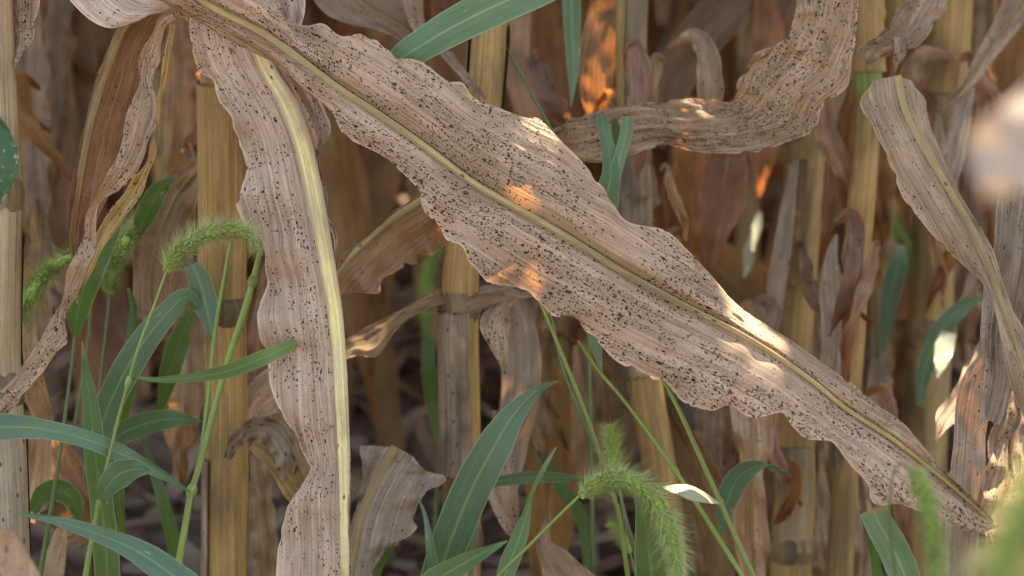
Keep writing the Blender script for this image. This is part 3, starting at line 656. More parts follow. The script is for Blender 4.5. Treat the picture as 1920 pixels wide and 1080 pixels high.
m8 = [(850, 355, 1.405), (802, 368, 1.395), (772, 386, 1.39), (733, 412, 1.385), (695, 445, 1.385), (662, 474, 1.38), (636, 508, 1.378), (602, 562, 1.38)]
leaf('leaf', Cc, M_few, l8, m8, r8, M_rib, [14, 12, 8, 4], 80, 7, label='tan leaf with a yellow upper edge between the broad leaf and the stalk', seed=21, rag=.5, ruffle=0.005, waves=4, pleat=.0008)
l9 = [(850, 535, 1.40), (828, 540, 1.40), (795, 552, 1.40), (770, 570, 1.405), (730, 592, 1.41), (690, 612, 1.41), (650, 635, 1.41), (610, 665, 1.41)]
r9 = [(850, 565, 1.395), (830, 570, 1.395), (795, 582, 1.39), (760, 602, 1.385), (735, 628, 1.385), (706, 668, 1.385), (665, 668, 1.39), (612, 690, 1.40)]
leaf('leaf', Cc, M_few, l9, None, r9, nl=70, nh=6, seed=22, ruffle=0.004, waves=4, pleat=.001, label='sunlit twisted leaf reaching left from the central stalk')
leaf('leaf', Cc, M_grey, [(870, 560, 1.36), (900, 548, 1.35), (930, 545, 1.345), (975, 545, 1.34), (1005, 552, 1.335)], None, [(880, 590, 1.37), (915, 575, 1.36), (940, 565, 1.35), (975, 560, 1.34), (1008, 556, 1.335)], nl=40, nh=4, seed=23, ruffle=.003)
leaf('leaf', Cc, M_spot, [(930, 566, 1.355), (905, 590, 1.35), (900, 615, 1.345), (915, 645, 1.345), (935, 680, 1.345), (946, 702, 1.345)], None, [(975, 556, 1.355), (955, 580, 1.355), (957, 610, 1.355), (952, 645, 1.35), (950, 680, 1.347), (948, 702, 1.345)], nl=40, nh=4, seed=24, ruffle=.003, label='small pointed leaf flap hanging beside the central stalk')
l11 = [(672, 835, 1.355), (680, 870, 1.355), (672, 920, 1.35), (660, 980, 1.345), (640, 1080, 1.345), (620, 1180, 1.35)]
m11 = [(742, 838, 1.345), (722, 872, 1.345), (698, 920, 1.34), (672, 985, 1.335), (655, 1080, 1.335), (640, 1180, 1.35)]
r11 = [(775, 855, 1.345), (800, 880, 1.345), (842, 900, 1.34), (805, 925, 1.335), (790, 960, 1.335), (775, 1000, 1.335), (705, 1060, 1.335), (690, 1180, 1.35)]
leaf('leaf', Cc, M_grey, l11, m11, r11, M_rib, [18, 18, 16, 12], 80, 9, label='broken grey leaf with a yellow rib at the bottom right of the broad leaf', seed=25, rag=.6, ruffle=0.006, waves=4, pleat=.002)
blade('leaf', Cc, M_grey, [(900, 545, 1.46), (955, 560, 1.47), (975, 640, 1.48), (975, 740, 1.49), (955, 850, 1.50), (950, 960, 1.5)], [20, 60, 80, 70, 60, 20], [0, 20, -10], nl=60, nh=4, seed=26)
leaf('leaf', Cc, M_spot, [(925, 770, 1.44), (922, 830, 1.43), (912, 880, 1.425), (915, 930, 1.42), (940, 985, 1.42), (962, 1012, 1.42)], None, [(960, 770, 1.44), (972, 830, 1.44), (962, 880, 1.43), (972, 930, 1.425), (972, 985, 1.42), (965, 1014, 1.42)], nl=50, nh=4, seed=27, ruffle=.004, label='spotted tan leaf tip hanging behind the wide green blade')
leaf('leaf', Cc, M_spot, [(748, -40, 1.42), (770, 50, 1.40), (810, 85, 1.39), (850, 130, 1.38), (885, 170, 1.375), (911, 186, 1.37)], None, [(790, -40, 1.43), (800, 55, 1.41), (838, 88, 1.40), (870, 128, 1.39), (895, 160, 1.38), (912, 184, 1.37)], nl=50, nh=4, seed=28, ruffle=.003, label='narrow folded spotted leaf ending against the upper stalk')
leaf('leaf', Cc, M_few, [(560, -60, 1.45), (600, 15, 1.45), (655, 45, 1.44), (720, 62, 1.43), (770, 85, 1.42)], None, [(700, -70, 1.45), (740, -20, 1.45), (780, 20, 1.44), (800, 50, 1.43), (810, 80, 1.42)], M_ribb, [14, 12, 10], 50, 6, seed=29, ruffle=.005)

# --- plant D: stalk right of centre, with the bent horizontal leaf
D = stalk_px('corn plant with the thin tan stalk right of centre and a bent ragged leaf',
             [(1188, -60, 1.55), (1184, 100, 1.55), (1190, 250, 1.54), (1200, 420, 1.53), (1210, 700, 1.52), (1235, 860, 1.52), (1260, 1080, 1.53)], 29, M_stalkp, [(1195, 285, 1.55)], seed=15)
sheath(D, 285, 480, 1.54, 1.28, (-2.4, 1.9), M_sheath, seed=16, wav=0.5, label='wrinkled papery sheath below the horizontal leaf')
sheath(D, 690, 980, 1.52, 1.1, (-2.9, 2.8), M_stalk, seed=17)
tp = [(1020, 258, 1.40), (1045, 235, 1.39), (1085, 216, 1.38), (1130, 206, 1.37), (1190, 195, 1.365), (1250, 188, 1.36), (1330, 183, 1.355), (1366, 186, 1.35), (1385, 150, 1.345), (1408, 118, 1.34), (1440, 95, 1.335), (1475, 65, 1.33), (1490, 20, 1.33), (1500, -60, 1.34), (1480, -160, 1.42), (1300, -240, 1.52)]
bt = [(1030, 275, 1.395), (1060, 290, 1.38), (1110, 305, 1.365), (1165, 298, 1.355), (1215, 280, 1.35), (1260, 272, 1.345), (1310, 285, 1.335), (1370, 288, 1.325), (1425, 285, 1.32), (1480, 265, 1.315), (1530, 243, 1.31), (1545, 200, 1.31), (1590, 160, 1.31), (1595, 110, 1.31), (1606, 50, 1.315), (1610, -60, 1.33), (1590, -180, 1.42), (1320, -280, 1.52)]
leaf('leaf', D, M_ragged, tp, None, bt, nl=190, nh=12, seed=41, rag=.95, ruffle=0.003, waves=4, pleat=0.0016, crinkle=.0026, label='large ragged spotted leaf bent over from the top into a horizontal band')
blade('leaf', D, M_few, [(1400, 128, 1.335), (1420, 105, 1.325), (1450, 88, 1.32)], [5, 16, 6], 30, nl=20, nh=3, seed=42)
blade('leaf', D, M_back, [(1150, -60, 1.62), (1135, 30, 1.61), (1120, 110, 1.60), (1118, 180, 1.60), (1130, 260, 1.61)], [60, 66, 74, 60, 20], [10, -10, 15], nl=50, nh=4, seed=43, ruffle=.006, label='orange glowing leaf beside the thin tan stalk')
blade('leaf', D, M_back, [(975, -60, 1.74), (968, 60, 1.73), (972, 150, 1.72), (1000, 240, 1.72), (1010, 330, 1.73)], [50, 52, 50, 46, 10], [0, 20, 10], nl=50, nh=4, seed=44)
blade('leaf', D, M_back, [(1025, -60, 1.78), (1025, 60, 1.77), (1030, 160, 1.76), (1045, 260, 1.76), (1050, 360, 1.78)], [74, 78, 74, 60, 14], [0, -15, 10], nl=50, nh=4, seed=45)
blade('leaf', D, M_back, [(1420, -30, 1.80), (1340, 40, 1.78), (1285, 110, 1.77), (1255, 190, 1.77), (1240, 280, 1.78)], [50, 90, 95, 60, 10], [0, 25, 10], nl=50, nh=4, seed=46)
blade('leaf', D, M_back, [(1375, 250, 1.72), (1362, 320, 1.71), (1350, 390, 1.70), (1335, 450, 1.70), (1325, 510, 1.71)], [40, 84, 88, 50, 8], [10, -10], M_ribb, [8, 5, 3], 50, 5, seed=47, ruffle=.006, label='brown leaf hanging under the horizontal band')
blade('leaf', D, M_back, [(1330, 470, 1.85), (1380, 520, 1.84), (1420, 580, 1.83), (1450, 680, 1.83)], [60, 110, 100, 40], 10, nl=40, nh=4, seed=48)
leaf('leaf', D, M_few, [(1365, 745, 1.46), (1373, 800, 1.45), (1388, 840, 1.45), (1385, 900, 1.46), (1375, 960, 1.47), (1380, 1030, 1.48), (1400, 1120, 1.48)], [(1412, 745, 1.45), (1412, 800, 1.44), (1415, 850, 1.435), (1412, 920, 1.44), (1410, 1000, 1.45), (1418, 1120, 1.47)], [(1460, 745, 1.46), (1455, 800, 1.45), (1446, 850, 1.445), (1432, 890, 1.445), (1440, 980, 1.45), (1440, 1040, 1.46), (1430, 1120, 1.48)], M_ribb, [8, 8, 6], 70, 6, seed=49, ruffle=.005, waves=4, label='pale leaf hanging below the lower edge of the speckled leaf')
blade('leaf', D, M_brown, [(1200, 700, 1.56), (1240, 780, 1.55), (1280, 860, 1.55), (1320, 960, 1.55), (1345, 1100, 1.56)], [30, 70, 100, 110, 60], [20, 0, 10], nl=60, nh=5, seed=50, ruffle=.006)
blade('leaf', D, M_back, [(1010, 650, 1.76), (1030, 760, 1.75), (1035, 880, 1.74), (1030, 1000, 1.74), (1020, 1100, 1.75)], [30, 90, 100, 90, 50], [10, -10], nl=50, nh=4, seed=51)
blade('leaf', D, M_few, [(1085, 1130, 1.42), (1045, 1060, 1.41), (1020, 1020, 1.41), (1030, 960, 1.42)], [130, 80, 30, 4], 10, nl=40, nh=5, seed=52)
blade('leaf', D, M_back, [(1085, 640, 1.70), (1100, 720, 1.69), (1110, 820, 1.69), (1090, 930, 1.7)], [20, 70, 80, 30], 15, nl=40, nh=4, seed=53)

# --- plant E and F: yellow stalk pair on the right
E = stalk_px('corn plant with the broad yellow stalk left of the green noded one at right',
             [(1535, -60, 1.62), (1525, 150, 1.61), (1512, 300, 1.60), (1497, 500, 1.59), (1490, 700, 1.58), (1486, 860, 1.58), (1484, 1080, 1.58)], 36, M_stalk, [(1485, 1020, 1.58), (1530, 90, 1.62)], seed=19)
sheath(E, 820, 1035, 1.58, 1.12, (-2.9, 2.2), M_stalkp, seed=20, wav=.15)
blade('leaf', E, M_grey, [(1495, 300, 1.56), (1475, 400, 1.555), (1462, 500, 1.55), (1448, 600, 1.55), (1432, 690, 1.56)], [14, 34, 36, 36, 10], [40, 20, 30], nl=50, nh=3, seed=61, label='thin pale leaf strip along the broad yellow stalk')
blade('leaf', E, M_back, [(1560, 270, 1.56), (1566, 330, 1.55), (1560, 390, 1.55), (1545, 450, 1.56)], [20, 40, 44, 8], 20, nl=30, nh=3, seed=62)
Fp = stalk_px('corn plant with a green node on its yellow stalk near the rounded leaf',
             [(1630, -60, 1.50), (1628, 100, 1.50), (1618, 300, 1.51), (1600, 560, 1.52), (1580, 800, 1.53), (1567, 1080, 1.54)], 25, M_stalk, [(1627, 150, 1.5)], M_nodeg, seed=23)
blade('leaf', Fp, M_grey, [(1570, 440, 1.50), (1558, 500, 1.49), (1565, 590, 1.49), (1560, 680, 1.49), (1540, 760, 1.50)], [10, 40, 52, 44, 8], [30, 10, 30], nl=50, nh=4, seed=63, ruffle=.005, label='grey papery strip hanging between the two yellow stalks')
blade('leaf', Fp, M_brown, [(1598, 150, 1.53), (1588, 220, 1.53), (1582, 300, 1.53), (1590, 420, 1.54)], [20, 34, 40, 10], 20, nl=40, nh=3, seed=64)
l15 = [(1720, -60, 1.40), (1690, 0, 1.39), (1668, 45, 1.385), (1640, 70, 1.38), (1612, 90, 1.38), (1625, 120, 1.38)]
r15 = [(1830, -60, 1.41), (1785, 0, 1.39), (1750, 50, 1.38), (1722, 85, 1.375), (1690, 95, 1.375), (1632, 122, 1.38)]
leaf('leaf', Fp, M_spot, l15, None, r15, nl=60, nh=7, seed=65, rag=.9, ruffle=.005, waves=4, pleat=.0015, label='spotted torn leaf tip at the top right beside the green node')
blade('leaf', Fp, M_spot, [(1690, 70, 1.375), (1690, 95, 1.37), (1680, 120, 1.37), (1676, 135, 1.37)], [30, 26, 14, 3], 10, nl=20, nh=3, seed=66)
l16 = [(1640, 150, 1.28), (1612, 195, 1.275), (1640, 250, 1.265), (1672, 310, 1.26), (1690, 360, 1.255), (1735, 425, 1.25), (1790, 480, 1.245), (1840, 530, 1.24), (1865, 590, 1.235), (1880, 660, 1.23), (1905, 740, 1.23), (1950, 860, 1.24)]
m16 = [(1682, 142, 1.285), (1695, 200, 1.275), (1722, 260, 1.265), (1755, 315, 1.255), (1785, 365, 1.25), (1815, 415, 1.243), (1842, 468, 1.238), (1866, 530, 1.235), (1885, 590, 1.23), (1905, 650, 1.23), (1930, 730, 1.23), (1965, 860, 1.24)]
r16 = [(1710, 150, 1.285), (1738, 190, 1.285), (1744, 240, 1.28), (1765, 290, 1.27), (1795, 350, 1.26), (1825, 405, 1.25), (1855, 465, 1.245), (1880, 530, 1.24), (1905, 590, 1.235), (1935, 650, 1.235), (1955, 740, 1.23), (1980, 860, 1.24)]
leaf('leaf', Fp, M_few, l16, m16, r16, M_rib, [16, 13, 12, 10, 9, 7], 110, 7, seed=67, rag=.4, ruffle=.003, waves=4, pleat=.001, label='pale tan leaf with a rounded upper end, falling to the right edge')

# --- plant G: blurred stalk right, plant H: right edge bundle
G = stalk_px('blurred corn plant with the thick yellow stalk near the right edge',
             [(1792, -60, 1.72), (1785, 80, 1.72), (1772, 200, 1.72), (1755, 400, 1.72), (1742, 600, 1.73), (1730, 900, 1.75)], 40, M_stalk, [(1772, 195, 1.72), (1742, 612, 1.73)], seed=29)
sheath(G, 620, 980, 1.74, 1.1, (-2.9, 2.6), M_stalkb, seed=30)
blade('leaf', G, M_spot, [(1935, -40, 1.56), (1890, 40, 1.55), (1850, 100, 1.545), (1815, 160, 1.54), (1780, 195, 1.54)], [60, 56, 44, 30, 6], [0, 20, 30], M_ribb, [10, 6, 4], 50, 4, seed=71, ruffle=.004, label='narrow curled leaf slanting to the upper right corner')
blade('leaf', G, M_grey, [(1820, 160, 1.56), (1805, 220, 1.555), (1790, 290, 1.55), (1772, 360, 1.55), (1765, 430, 1.56)], [20, 44, 46, 36, 10], 20, nl=50, nh=4, seed=72)
blade('leaf', G, M_brown, [(1690, 600, 1.8), (1700, 700, 1.8), (1690, 820, 1.8), (1680, 960, 1.81)], [20, 60, 60, 20], 10, nl=40, nh=4, seed=73)
H = stalk_px('sunlit corn plant bundled with dry leaves at the right edge',
             [(1995, 300, 1.24), (1995, 500, 1.24), (1985, 700, 1.235), (1980, 900, 1.23), (1975, 1080, 1.23)], 38, M_stalkp, [(1988, 800, 1.235)], seed=31)
leaf('leaf', H, M_grey, [(1880, 330, 1.265), (1868, 400, 1.265), (1860, 480, 1.265), (1842, 580, 1.265), (1836, 640, 1.265), (1850, 700, 1.265), (1835, 780, 1.265)], None, [(1950, 330, 1.275), (1945, 420, 1.275), (1935, 520, 1.275), (1925, 600, 1.275), (1915, 680, 1.275), (1900, 740, 1.275), (1880, 800, 1.27)], nl=80, nh=8, seed=74, ruffle=.004, pleat=.002, label='streaky grey brown leaf along the right edge')
leaf('leaf', H, M_grey, [(1850, 600, 1.32), (1830, 660, 1.315), (1800, 720, 1.31), (1790, 790, 1.31), (1782, 860, 1.31), (1778, 940, 1.31), (1770, 1020, 1.31), (1770, 1130, 1.32)], None, [(1895, 600, 1.33), (1880, 660, 1.32), (1862, 720, 1.315), (1852, 790, 1.31), (1848, 860, 1.31), (1842, 940, 1.31), (1835, 1020, 1.31), (1830, 1130, 1.32)], nl=80, nh=6, seed=75, ruffle=.003, pleat=.0015, label='grey brown strip left of the sunlit leaf')
leaf('leaf', H, M_main, [(1885, 640, 1.345), (1866, 760, 1.328), (1854, 830, 1.317), (1845, 900, 1.303), (1838, 970, 1.29), (1860, 1050, 1.275)], None, [(1935, 640, 1.355), (1950, 760, 1.335), (1945, 830, 1.322), (1945, 900, 1.308), (1915, 960, 1.295), (1880, 1050, 1.28)], nl=80, nh=8, seed=76, rag=.25, ruffle=.005, waves=5, pleat=.0018, label='sunlit spotted leaf glowing orange at the right edge')
blade('leaf', H, M_few, [(1848, 650, 1.47), (1828, 700, 1.445), (1798, 750, 1.415), (1768, 790, 1.39), (1755, 830, 1.37)], [30, 46, 46, 38, 5], [0, -20, -10], nl=40, nh=4, seed=77, ruffle=.004, label='small bright orange leaf scrap lit by the sun')
blade('leaf', H, M_spot, [(1905, 730, 1.28), (1912, 780, 1.285), (1895, 820, 1.28), (1893, 860, 1.285), (1905, 910, 1.28)], [8, 9, 10, 9, 3], [40, -40, 40, -30], nl=40, nh=2, seed=78, ruffle=.003)

# --- more withered leaves hanging between the stalks
sheath(E, 290, 560, 1.59, 1.16, (-2.6, 1.4), M_stalkb, seed=120, wav=.25)
sheath(Fp, 470, 900, 1.52, 1.18, (-2.9, 1.2), M_sheath, seed=121, wav=.35)
sheath(Fp, -40, 140, 1.50, 1.15, (-1.4, 2.8), M_stalk, seed=122, wav=.1)
sheath(G, -40, 185, 1.72, 1.1, (-2.8, 1.8), M_stalk, seed=123, wav=.12)
sheath(D, -60, 260, 1.55, 1.12, (-2.8, 1.0), M_stalk, seed=124, wav=.12)
for i, (pl, m, x0, y0, x1, y1, wpx, d) in enumerate([
    (D, M_back, 1300, 250, 1290, 520, 90, 1.78), (D, M_back, 1250, 400, 1275, 700, 70, 1.74), (D, M_brown, 1165, 640, 1150, 900, 80, 1.66), (D, M_few, 1330, 770, 1345, 1000, 60, 1.62),
    (E, M_back, 1440, 60, 1430, 330, 80, 1.78), (E, M_few, 1535, 560, 1545, 860, 56, 1.66), (E, M_few, 1530, 880, 1548, 1120, 50, 1.62), (E, M_brown, 1445, 870, 1455, 1120, 60, 1.70), (E, M_back, 1400, 560, 1425, 760, 90, 1.84),
    (Fp, M_back, 1662, 200, 1655, 440, 66, 1.66), (Fp, M_back, 1640, 700, 1650, 980, 80, 1.72), (Fp, M_few, 1605, 880, 1618, 1120, 50, 1.62),
    (G, M_back, 1705, 120, 1698, 430, 76, 1.86), (G, M_back, 1822, 380, 1805, 640, 70, 1.84), (G, M_brown, 1735, 640, 1705, 930, 76, 1.80), (G, M_brown, 1850, 30, 1838, 200, 60, 1.84), (G, M_back, 1600, 60, 1560, 300, 80, 1.9),
    (Cc, M_few, 1000, 600, 1012, 830, 66, 1.60), (Cc, M_back, 900, 180, 960, 420, 80, 1.72),
    (B, M_back, 62, 60, 72, 470, 70, 1.76), (B, M_back, 112, -40, 104, 330, 56, 1.86), (B, M_few, 78, 440, 70, 700, 56, 1.52),
    (A, M_back, 335, 40, 322, 400, 70, 1.66), (A, M_few, 345, 590, 338, 880, 80, 1.56), (A, M_few, 480, 880, 500, 1120, 60, 1.52), (A, M_back, 500, 560, 470, 800, 60, 1.62)]):
    rg = random.Random(300+i); q = rg.uniform(-1, 1)*14
    blade('leaf', pl, m, [(x0+q, y0-70, d+.02), (x0, y0, d), ((x0+x1)/2+q, (y0+y1)/2, d-.015), (x1, y1-.1*(y1-y0), d-.01), (x1+q*.6, y1+40, d)],
          [wpx*.4, wpx*.9, wpx, wpx*.75, 6], [rg.uniform(-50, 50), rg.uniform(-30, 30), rg.uniform(-60, 60)], nl=60, nh=5, seed=300+i, ruffle=.008, waves=rg.randint(3, 6), pleat=.0014, bulge=rg.uniform(-.008, .008))

rg = random.Random(77)
for pl, x0, x1, d, n_ in ((D, 1150, 1260, 1.47, 5), (E, 1450, 1560, 1.53, 6), (Fp, 1560, 1650, 1.47, 5), (G, 1700, 1810, 1.66, 6), (D, 1270, 1430, 1.70, 8), (Cc, 940, 1120, 1.58, 7), (B, 40, 130, 1.60, 4), (A, 300, 370, 1.56, 3)):
    for i in range(n_):
        x = rg.uniform(x0, x1); y = rg.uniform(40, 900); ln = rg.uniform(90, 260); sx = rg.uniform(-70, 70); wd = rg.uniform(18, 62); bx = rg.uniform(-45, 45)
        if (pl is Fp and y < 260) or (1330 < x < 1490 and 180 < y < 520): y += 360
        blade('leaf', pl, rg.choice((M_back, M_few, M_brown, M_back)), [(x, y, d+.03), (x+sx*.3+bx, y-ln*.08, d), (x+sx*.6+bx, y+ln*.35, d-.02), (x+sx, y+ln*.75, d-.01), (x+sx-bx*.7, y+ln, d+.01)],
              [wd*.3, wd*.8, wd, wd*.8, 5], [rg.uniform(-70, 70), rg.uniform(-50, 50), rg.uniform(-70, 70), rg.uniform(-40, 40)], nl=46, nh=4, seed=rg.randint(1, 9999), ruffle=.007, pleat=.0012, rag=.7)

# --- near things, out of focus
NL = stalk_px('nearest corn plant with a blurred pale leaf close to the lens at the right edge', [(2330, -200, .60), (2340, 500, .60), (2350, 1200, .60)], 70, M_stalkp, [(2340, 500, .6)], seed=91)
leaf('leaf', NL, M_near, [(2330, -60, .59), (2180, -40, .55), (1990, 60, .50), (1920, 170, .47), (1850, 215, .46), (1822, 250, .46), (1826, 320, .46), (1845, 372, .465)], None, [(2340, 40, .59), (2250, 20, .56), (2150, 90, .52), (2100, 200, .50), (2060, 290, .49), (2000, 330, .48), (1930, 350, .47), (1860, 378, .465)], nl=40, nh=6, seed=81, ruffle=.003)
NL2 = thing('dry_leaf', 'pale speckled rounded leaf tip at the bottom left corner', 'leaf', tuple(P([(0, 1200, .95)])[0]))
leaf('blade', NL2, M_vert, [(-150, 1900, 1.0), (-140, 1500, .97), (-120, 1250, .95), (-90, 1100, .94), (-50, 1010, .935), (-5, 988, .93)], None, [(-130, 1900, 1.0), (10, 1500, .97), (70, 1250, .96), (78, 1110, .945), (66, 1060, .94), (20, 995, .93)], nl=40, nh=6, seed=82, ruffle=.002)

# ------------------------------------------------------------------ foxtails and grass
def stem(root, pts, rpx, mat=None, to_ground=False, name='stem', nodes=()):
    p = spline(pts, 40); C = P(p); d = p[:, 2].mean()
    r = np.atleast_1d(rpx)*d/FPX
    if to_ground:
        b = C[-1]; dv = C[-1]-C[-5]; dv = dv/min(dv[2], -1e-4)
        k = b[2]
        if k > 0.02: C = np.vstack([C, [b-np.array([dv[0]*min(1, .15/max(k, .15)), dv[1]*min(1, .15/max(k, .15)), 1])*h for h in np.linspace(.02, k+.01, 6)]])
    V, F, UV = tube(C, r, 8)
    o = part(name, V, F, mat or M_stem, root, UV, UV)
    for q in nodes:
        c = P([q])[0]; i = np.argmin(np.linalg.norm(C-c, axis=1)); i = min(max(i, 1), len(C)-2)
        tg = C[i+1]-C[i-1]; tg /= np.linalg.norm(tg)
        rr_ = r.mean()
        V, F, UV = tube(np.stack([C[i]+tg*t for t in (-.004, -.002, 0, .002, .004)]), [rr_, rr_*1.35, rr_*1.5, rr_*1.35, rr_], 8)
        part('node', V, F, M_stem, o, UV, UV)
    return o
OCT = np.array([[1, 0, 0], [-1, 0, 0], [0, 1, 0], [0, -1, 0], [0, 0, 1], [0, 0, -1]], float)
OCTF = np.array([[0, 2, 4], [2, 1, 4], [1, 3, 4], [3, 0, 4], [2, 0, 5], [1, 2, 5], [3, 1, 5], [0, 3, 5]])
def seed_head(root, pts, core_px, seed=0, nb=900, blen=0.0115, ns=340, bm=None, thick=0.00013, sm=None):
    rng = np.random.default_rng(seed)
    p = spline(pts, 60); C = P(p); d = p[:, 2].mean(); r0 = core_px*1.08*d/FPX
    tg, a, b = frames(C)
    def at(s):
        i = s*(len(C)-1); k = int(min(i, len(C)-2)); f = i-k
        return C[k]*(1-f)+C[k+1]*f, tg[k], a[k], b[k]
    prof = lambda s: r0*min(1, (s+.04)/.14)**.6*min(1, (1.03-s)/.35)**.7
    V, F = [], []
    V2, F2, UV2 = [], [], []
    for i in range(ns):
        s = (i+rng.uniform())/ns; c, t_, a_, b_ = at(s); th = i*2.39996+rng.normal()*.2
        o = a_*math.cos(th)+b_*math.sin(th); rr_ = prof(s)
        ax = o*0.75+t_*0.8; ax /= np.linalg.norm(ax)
        x = np.cross(ax, t_); x /= np.linalg.norm(x)+1e-9; y = np.cross(ax, x)
        c2 = c+o*rr_*rng.uniform(.4, .85)
        k = rng.uniform(.85, 1.2)
        V.append(c2+(OCT[:, :1]*x*.0010+OCT[:, 1:2]*y*.0010+OCT[:, 2:]*ax*.0021)*k); F.append(OCTF+6*i)
    for i in range(nb):
        s = rng.uniform(0, .99); c, t_, a_, b_ = at(s); th = rng.uniform(0, 6.28)
        o = a_*math.cos(th)+b_*math.sin(th); rr_ = prof(s)
        ax = o*rng.uniform(.7, 1.1)+t_*rng.uniform(.35, 1.0)+rng.normal(size=3)*.12; ax /= np.linalg.norm(ax)
        x = np.cross(ax, t_); x /= np.linalg.norm(x)+1e-9; y = np.cross(ax, x)
        ln = blen*1.2*rng.uniform(.55, 1.15)*(0.75+0.25*min(1, (1.05-s)/.3)); b0 = c+o*rr_*.5
        mid = b0+ax*ln*.55; tip = b0+ax*ln+t_*ln*rng.normal()*.10+rng.normal(size=3)*ln*.05
        k = len(V2)*5
        ring = [b0+x*thick, b0-x*thick*.5+y*thick*.87, b0-x*thick*.5-y*thick*.87]
        V2.append(np.array(ring+[mid+x*thick*.4, tip]))
        F2.append(np.array([[0, 1, 3], [1, 2, 3], [2, 0, 3], [0, 1, 4], [1, 2, 4]])+k)
    V, F, V2, F2 = np.vstack(V), np.vstack(F), np.vstack(V2), np.vstack(F2)
    # rachis core
    Vr, Fr, UVr = tube(C, [max(prof(s)*.45, .0004) for s in np.linspace(0, 1, 12)], 8)
    sh = part('seed_head', Vr, Fr, sm or M_seed, root, UVr, UVr)
    uv = np.stack([V[:, 0]*3, V[:, 2]*3], 1)
    part('spikelets', V, F, sm or M_seed, sh, uv, uv, kind='stuff')
    uv = np.stack([V2[:, 0]*3, V2[:, 2]*3], 1)
    part('bristles', V2, F2, bm or M_brist, sh, uv, uv, smooth=False, kind='stuff')
    return sh
def weed(name, label, cat, px, py, d, group=None):
    p = P([(px, py, d)])[0]; p[2] = max(0, float(height(p[0], p[1])))
    return thing(name, label, cat, tuple(p), group)
FG = 'foxtail grasses among the corn'
GR = 'green grass tufts among the corn'

W1 = weed('foxtail_grass', 'foxtail with a bright bent head leaning against the broad hanging leaf', 'foxtail grass', 120, 1400, 1.18, FG)
stem(W1, [(312, 508, 1.17), (290, 570, 1.17), (262, 645, 1.172), (243, 708, 1.175), (218, 800, 1.18), (195, 900, 1.18), (178, 980, 1.18), (160, 1080, 1.18), (140, 1200, 1.19)], [2.2, 3.5, 5, 7], M_stem, True, nodes=[(243, 708, 1.175), (184, 945, 1.18)])
seed_head(W1, [(312, 508, 1.17), (330, 480, 1.168), (358, 452, 1.165), (400, 433, 1.165), (440, 430, 1.168), (470, 442, 1.17), (484, 468, 1.175)], 15, 1, 1100, .0125)
blade('leaf', W1, M_grassl, [(244, 708, 1.178), (300, 712, 1.17), (370, 706, 1.165), (430, 695, 1.165), (500, 668, 1.17), (560, 640, 1.22)], [3, 16, 30, 38, 36, 20], [20, 50, 40, 30], nl=60, nh=4, seed=101, ruffle=.001, crinkle=.0001, waves=2, label='green blade pointing right with a lit lower edge')
blade('leaf', W1, M_grass, [(186, 945, 1.182), (200, 915, 1.17), (220, 892, 1.165), (250, 880, 1.16), (287, 884, 1.16)], [6, 40, 58, 40, 3], 20, nl=40, nh=4, seed=102, ruffle=.001, crinkle=.0001, waves=2)
W2 = weed('foxtail_grass', 'tall thick stemmed grass in front of the yellow stalk on the left', 'foxtail grass', 300, 1400, 1.22, FG)
stem(W2, [(497, 430, 1.262), (490, 462, 1.25), (476, 520, 1.245), (456, 590, 1.24), (430, 668, 1.235), (398, 780, 1.23), (372, 880, 1.225), (358, 925, 1.222), (345, 1000, 1.22), (330, 1080, 1.22), (305, 1200, 1.22)], [5, 7, 6, 6, 7, 9, 11], M_stem, True, nodes=[(476, 520, 1.245), (358, 925, 1.222)])
blade('leaf', W2, M_grass, [(358, 924, 1.215), (310, 893, 1.20), (250, 862, 1.19), (180, 830, 1.18), (100, 808, 1.17), (30, 800, 1.16), (-60, 805, 1.15)], [3, 22, 36, 36, 38, 52, 50], [10, 25, 10], nl=70, nh=4, seed=103, ruffle=.001, crinkle=.0001, waves=2, label='wide blue green blade reaching to the left edge')
stem(W2, [(432, 455, 1.25), (420, 520, 1.25), (408, 590, 1.245), (398, 660, 1.24), (390, 740, 1.235), (378, 840, 1.23), (360, 920, 1.225)], [3.2, 4, 4.5], M_stem)
W3 = weed('foxtail_grass', 'softly blurred upright foxtail head between the dry leaf and the bent foxtail', 'foxtail grass', 160, 1350, 1.34, FG)
stem(W3, [(206, 548, 1.470), (200, 610, 1.470), (192, 680, 1.470), (186, 760, 1.470), (180, 860, 1.480), (172, 1000, 1.490), (165, 1100, 1.500)], [2.5, 3.5, 4.5], M_stemd, True)
seed_head(W3, [(206, 550, 1.470), (210, 520, 1.470), (220, 485, 1.470), (236, 450, 1.335), (256, 415, 1.480), (280, 385, 1.490)], 16, 2, 900, .0135, bm=M_bristd)
W4 = weed('foxtail_grass', 'blurred green foxtail drooping behind the twisted leaf at far left', 'foxtail grass', 40, 1300, 1.36, FG)
stem(W4, [(160, 480, 1.510), (172, 520, 1.510), (165, 640, 1.510), (140, 800, 1.510), (120, 950, 1.520), (105, 1100, 1.520)], [2.5, 3.5, 4.5], M_stemd, True)
seed_head(W4, [(158, 478, 1.510), (130, 484, 1.365), (100, 500, 1.500), (70, 530, 1.355), (48, 570, 1.355), (40, 612, 1.355)], 17, 3, 1000, .0135, bm=M_bristd)
W5 = weed('foxtail_grass', 'foxtail with a green bristly head arching down at the lower right of centre', 'foxtail grass', 880, 1350, 1.14, FG)
stem(W5, [(1088, 928, 1.13), (1040, 975, 1.13), (985, 1030, 1.13), (935, 1080, 1.135), (880, 1150, 1.14)], [2.6, 3.2, 3.8], M_stem, True)
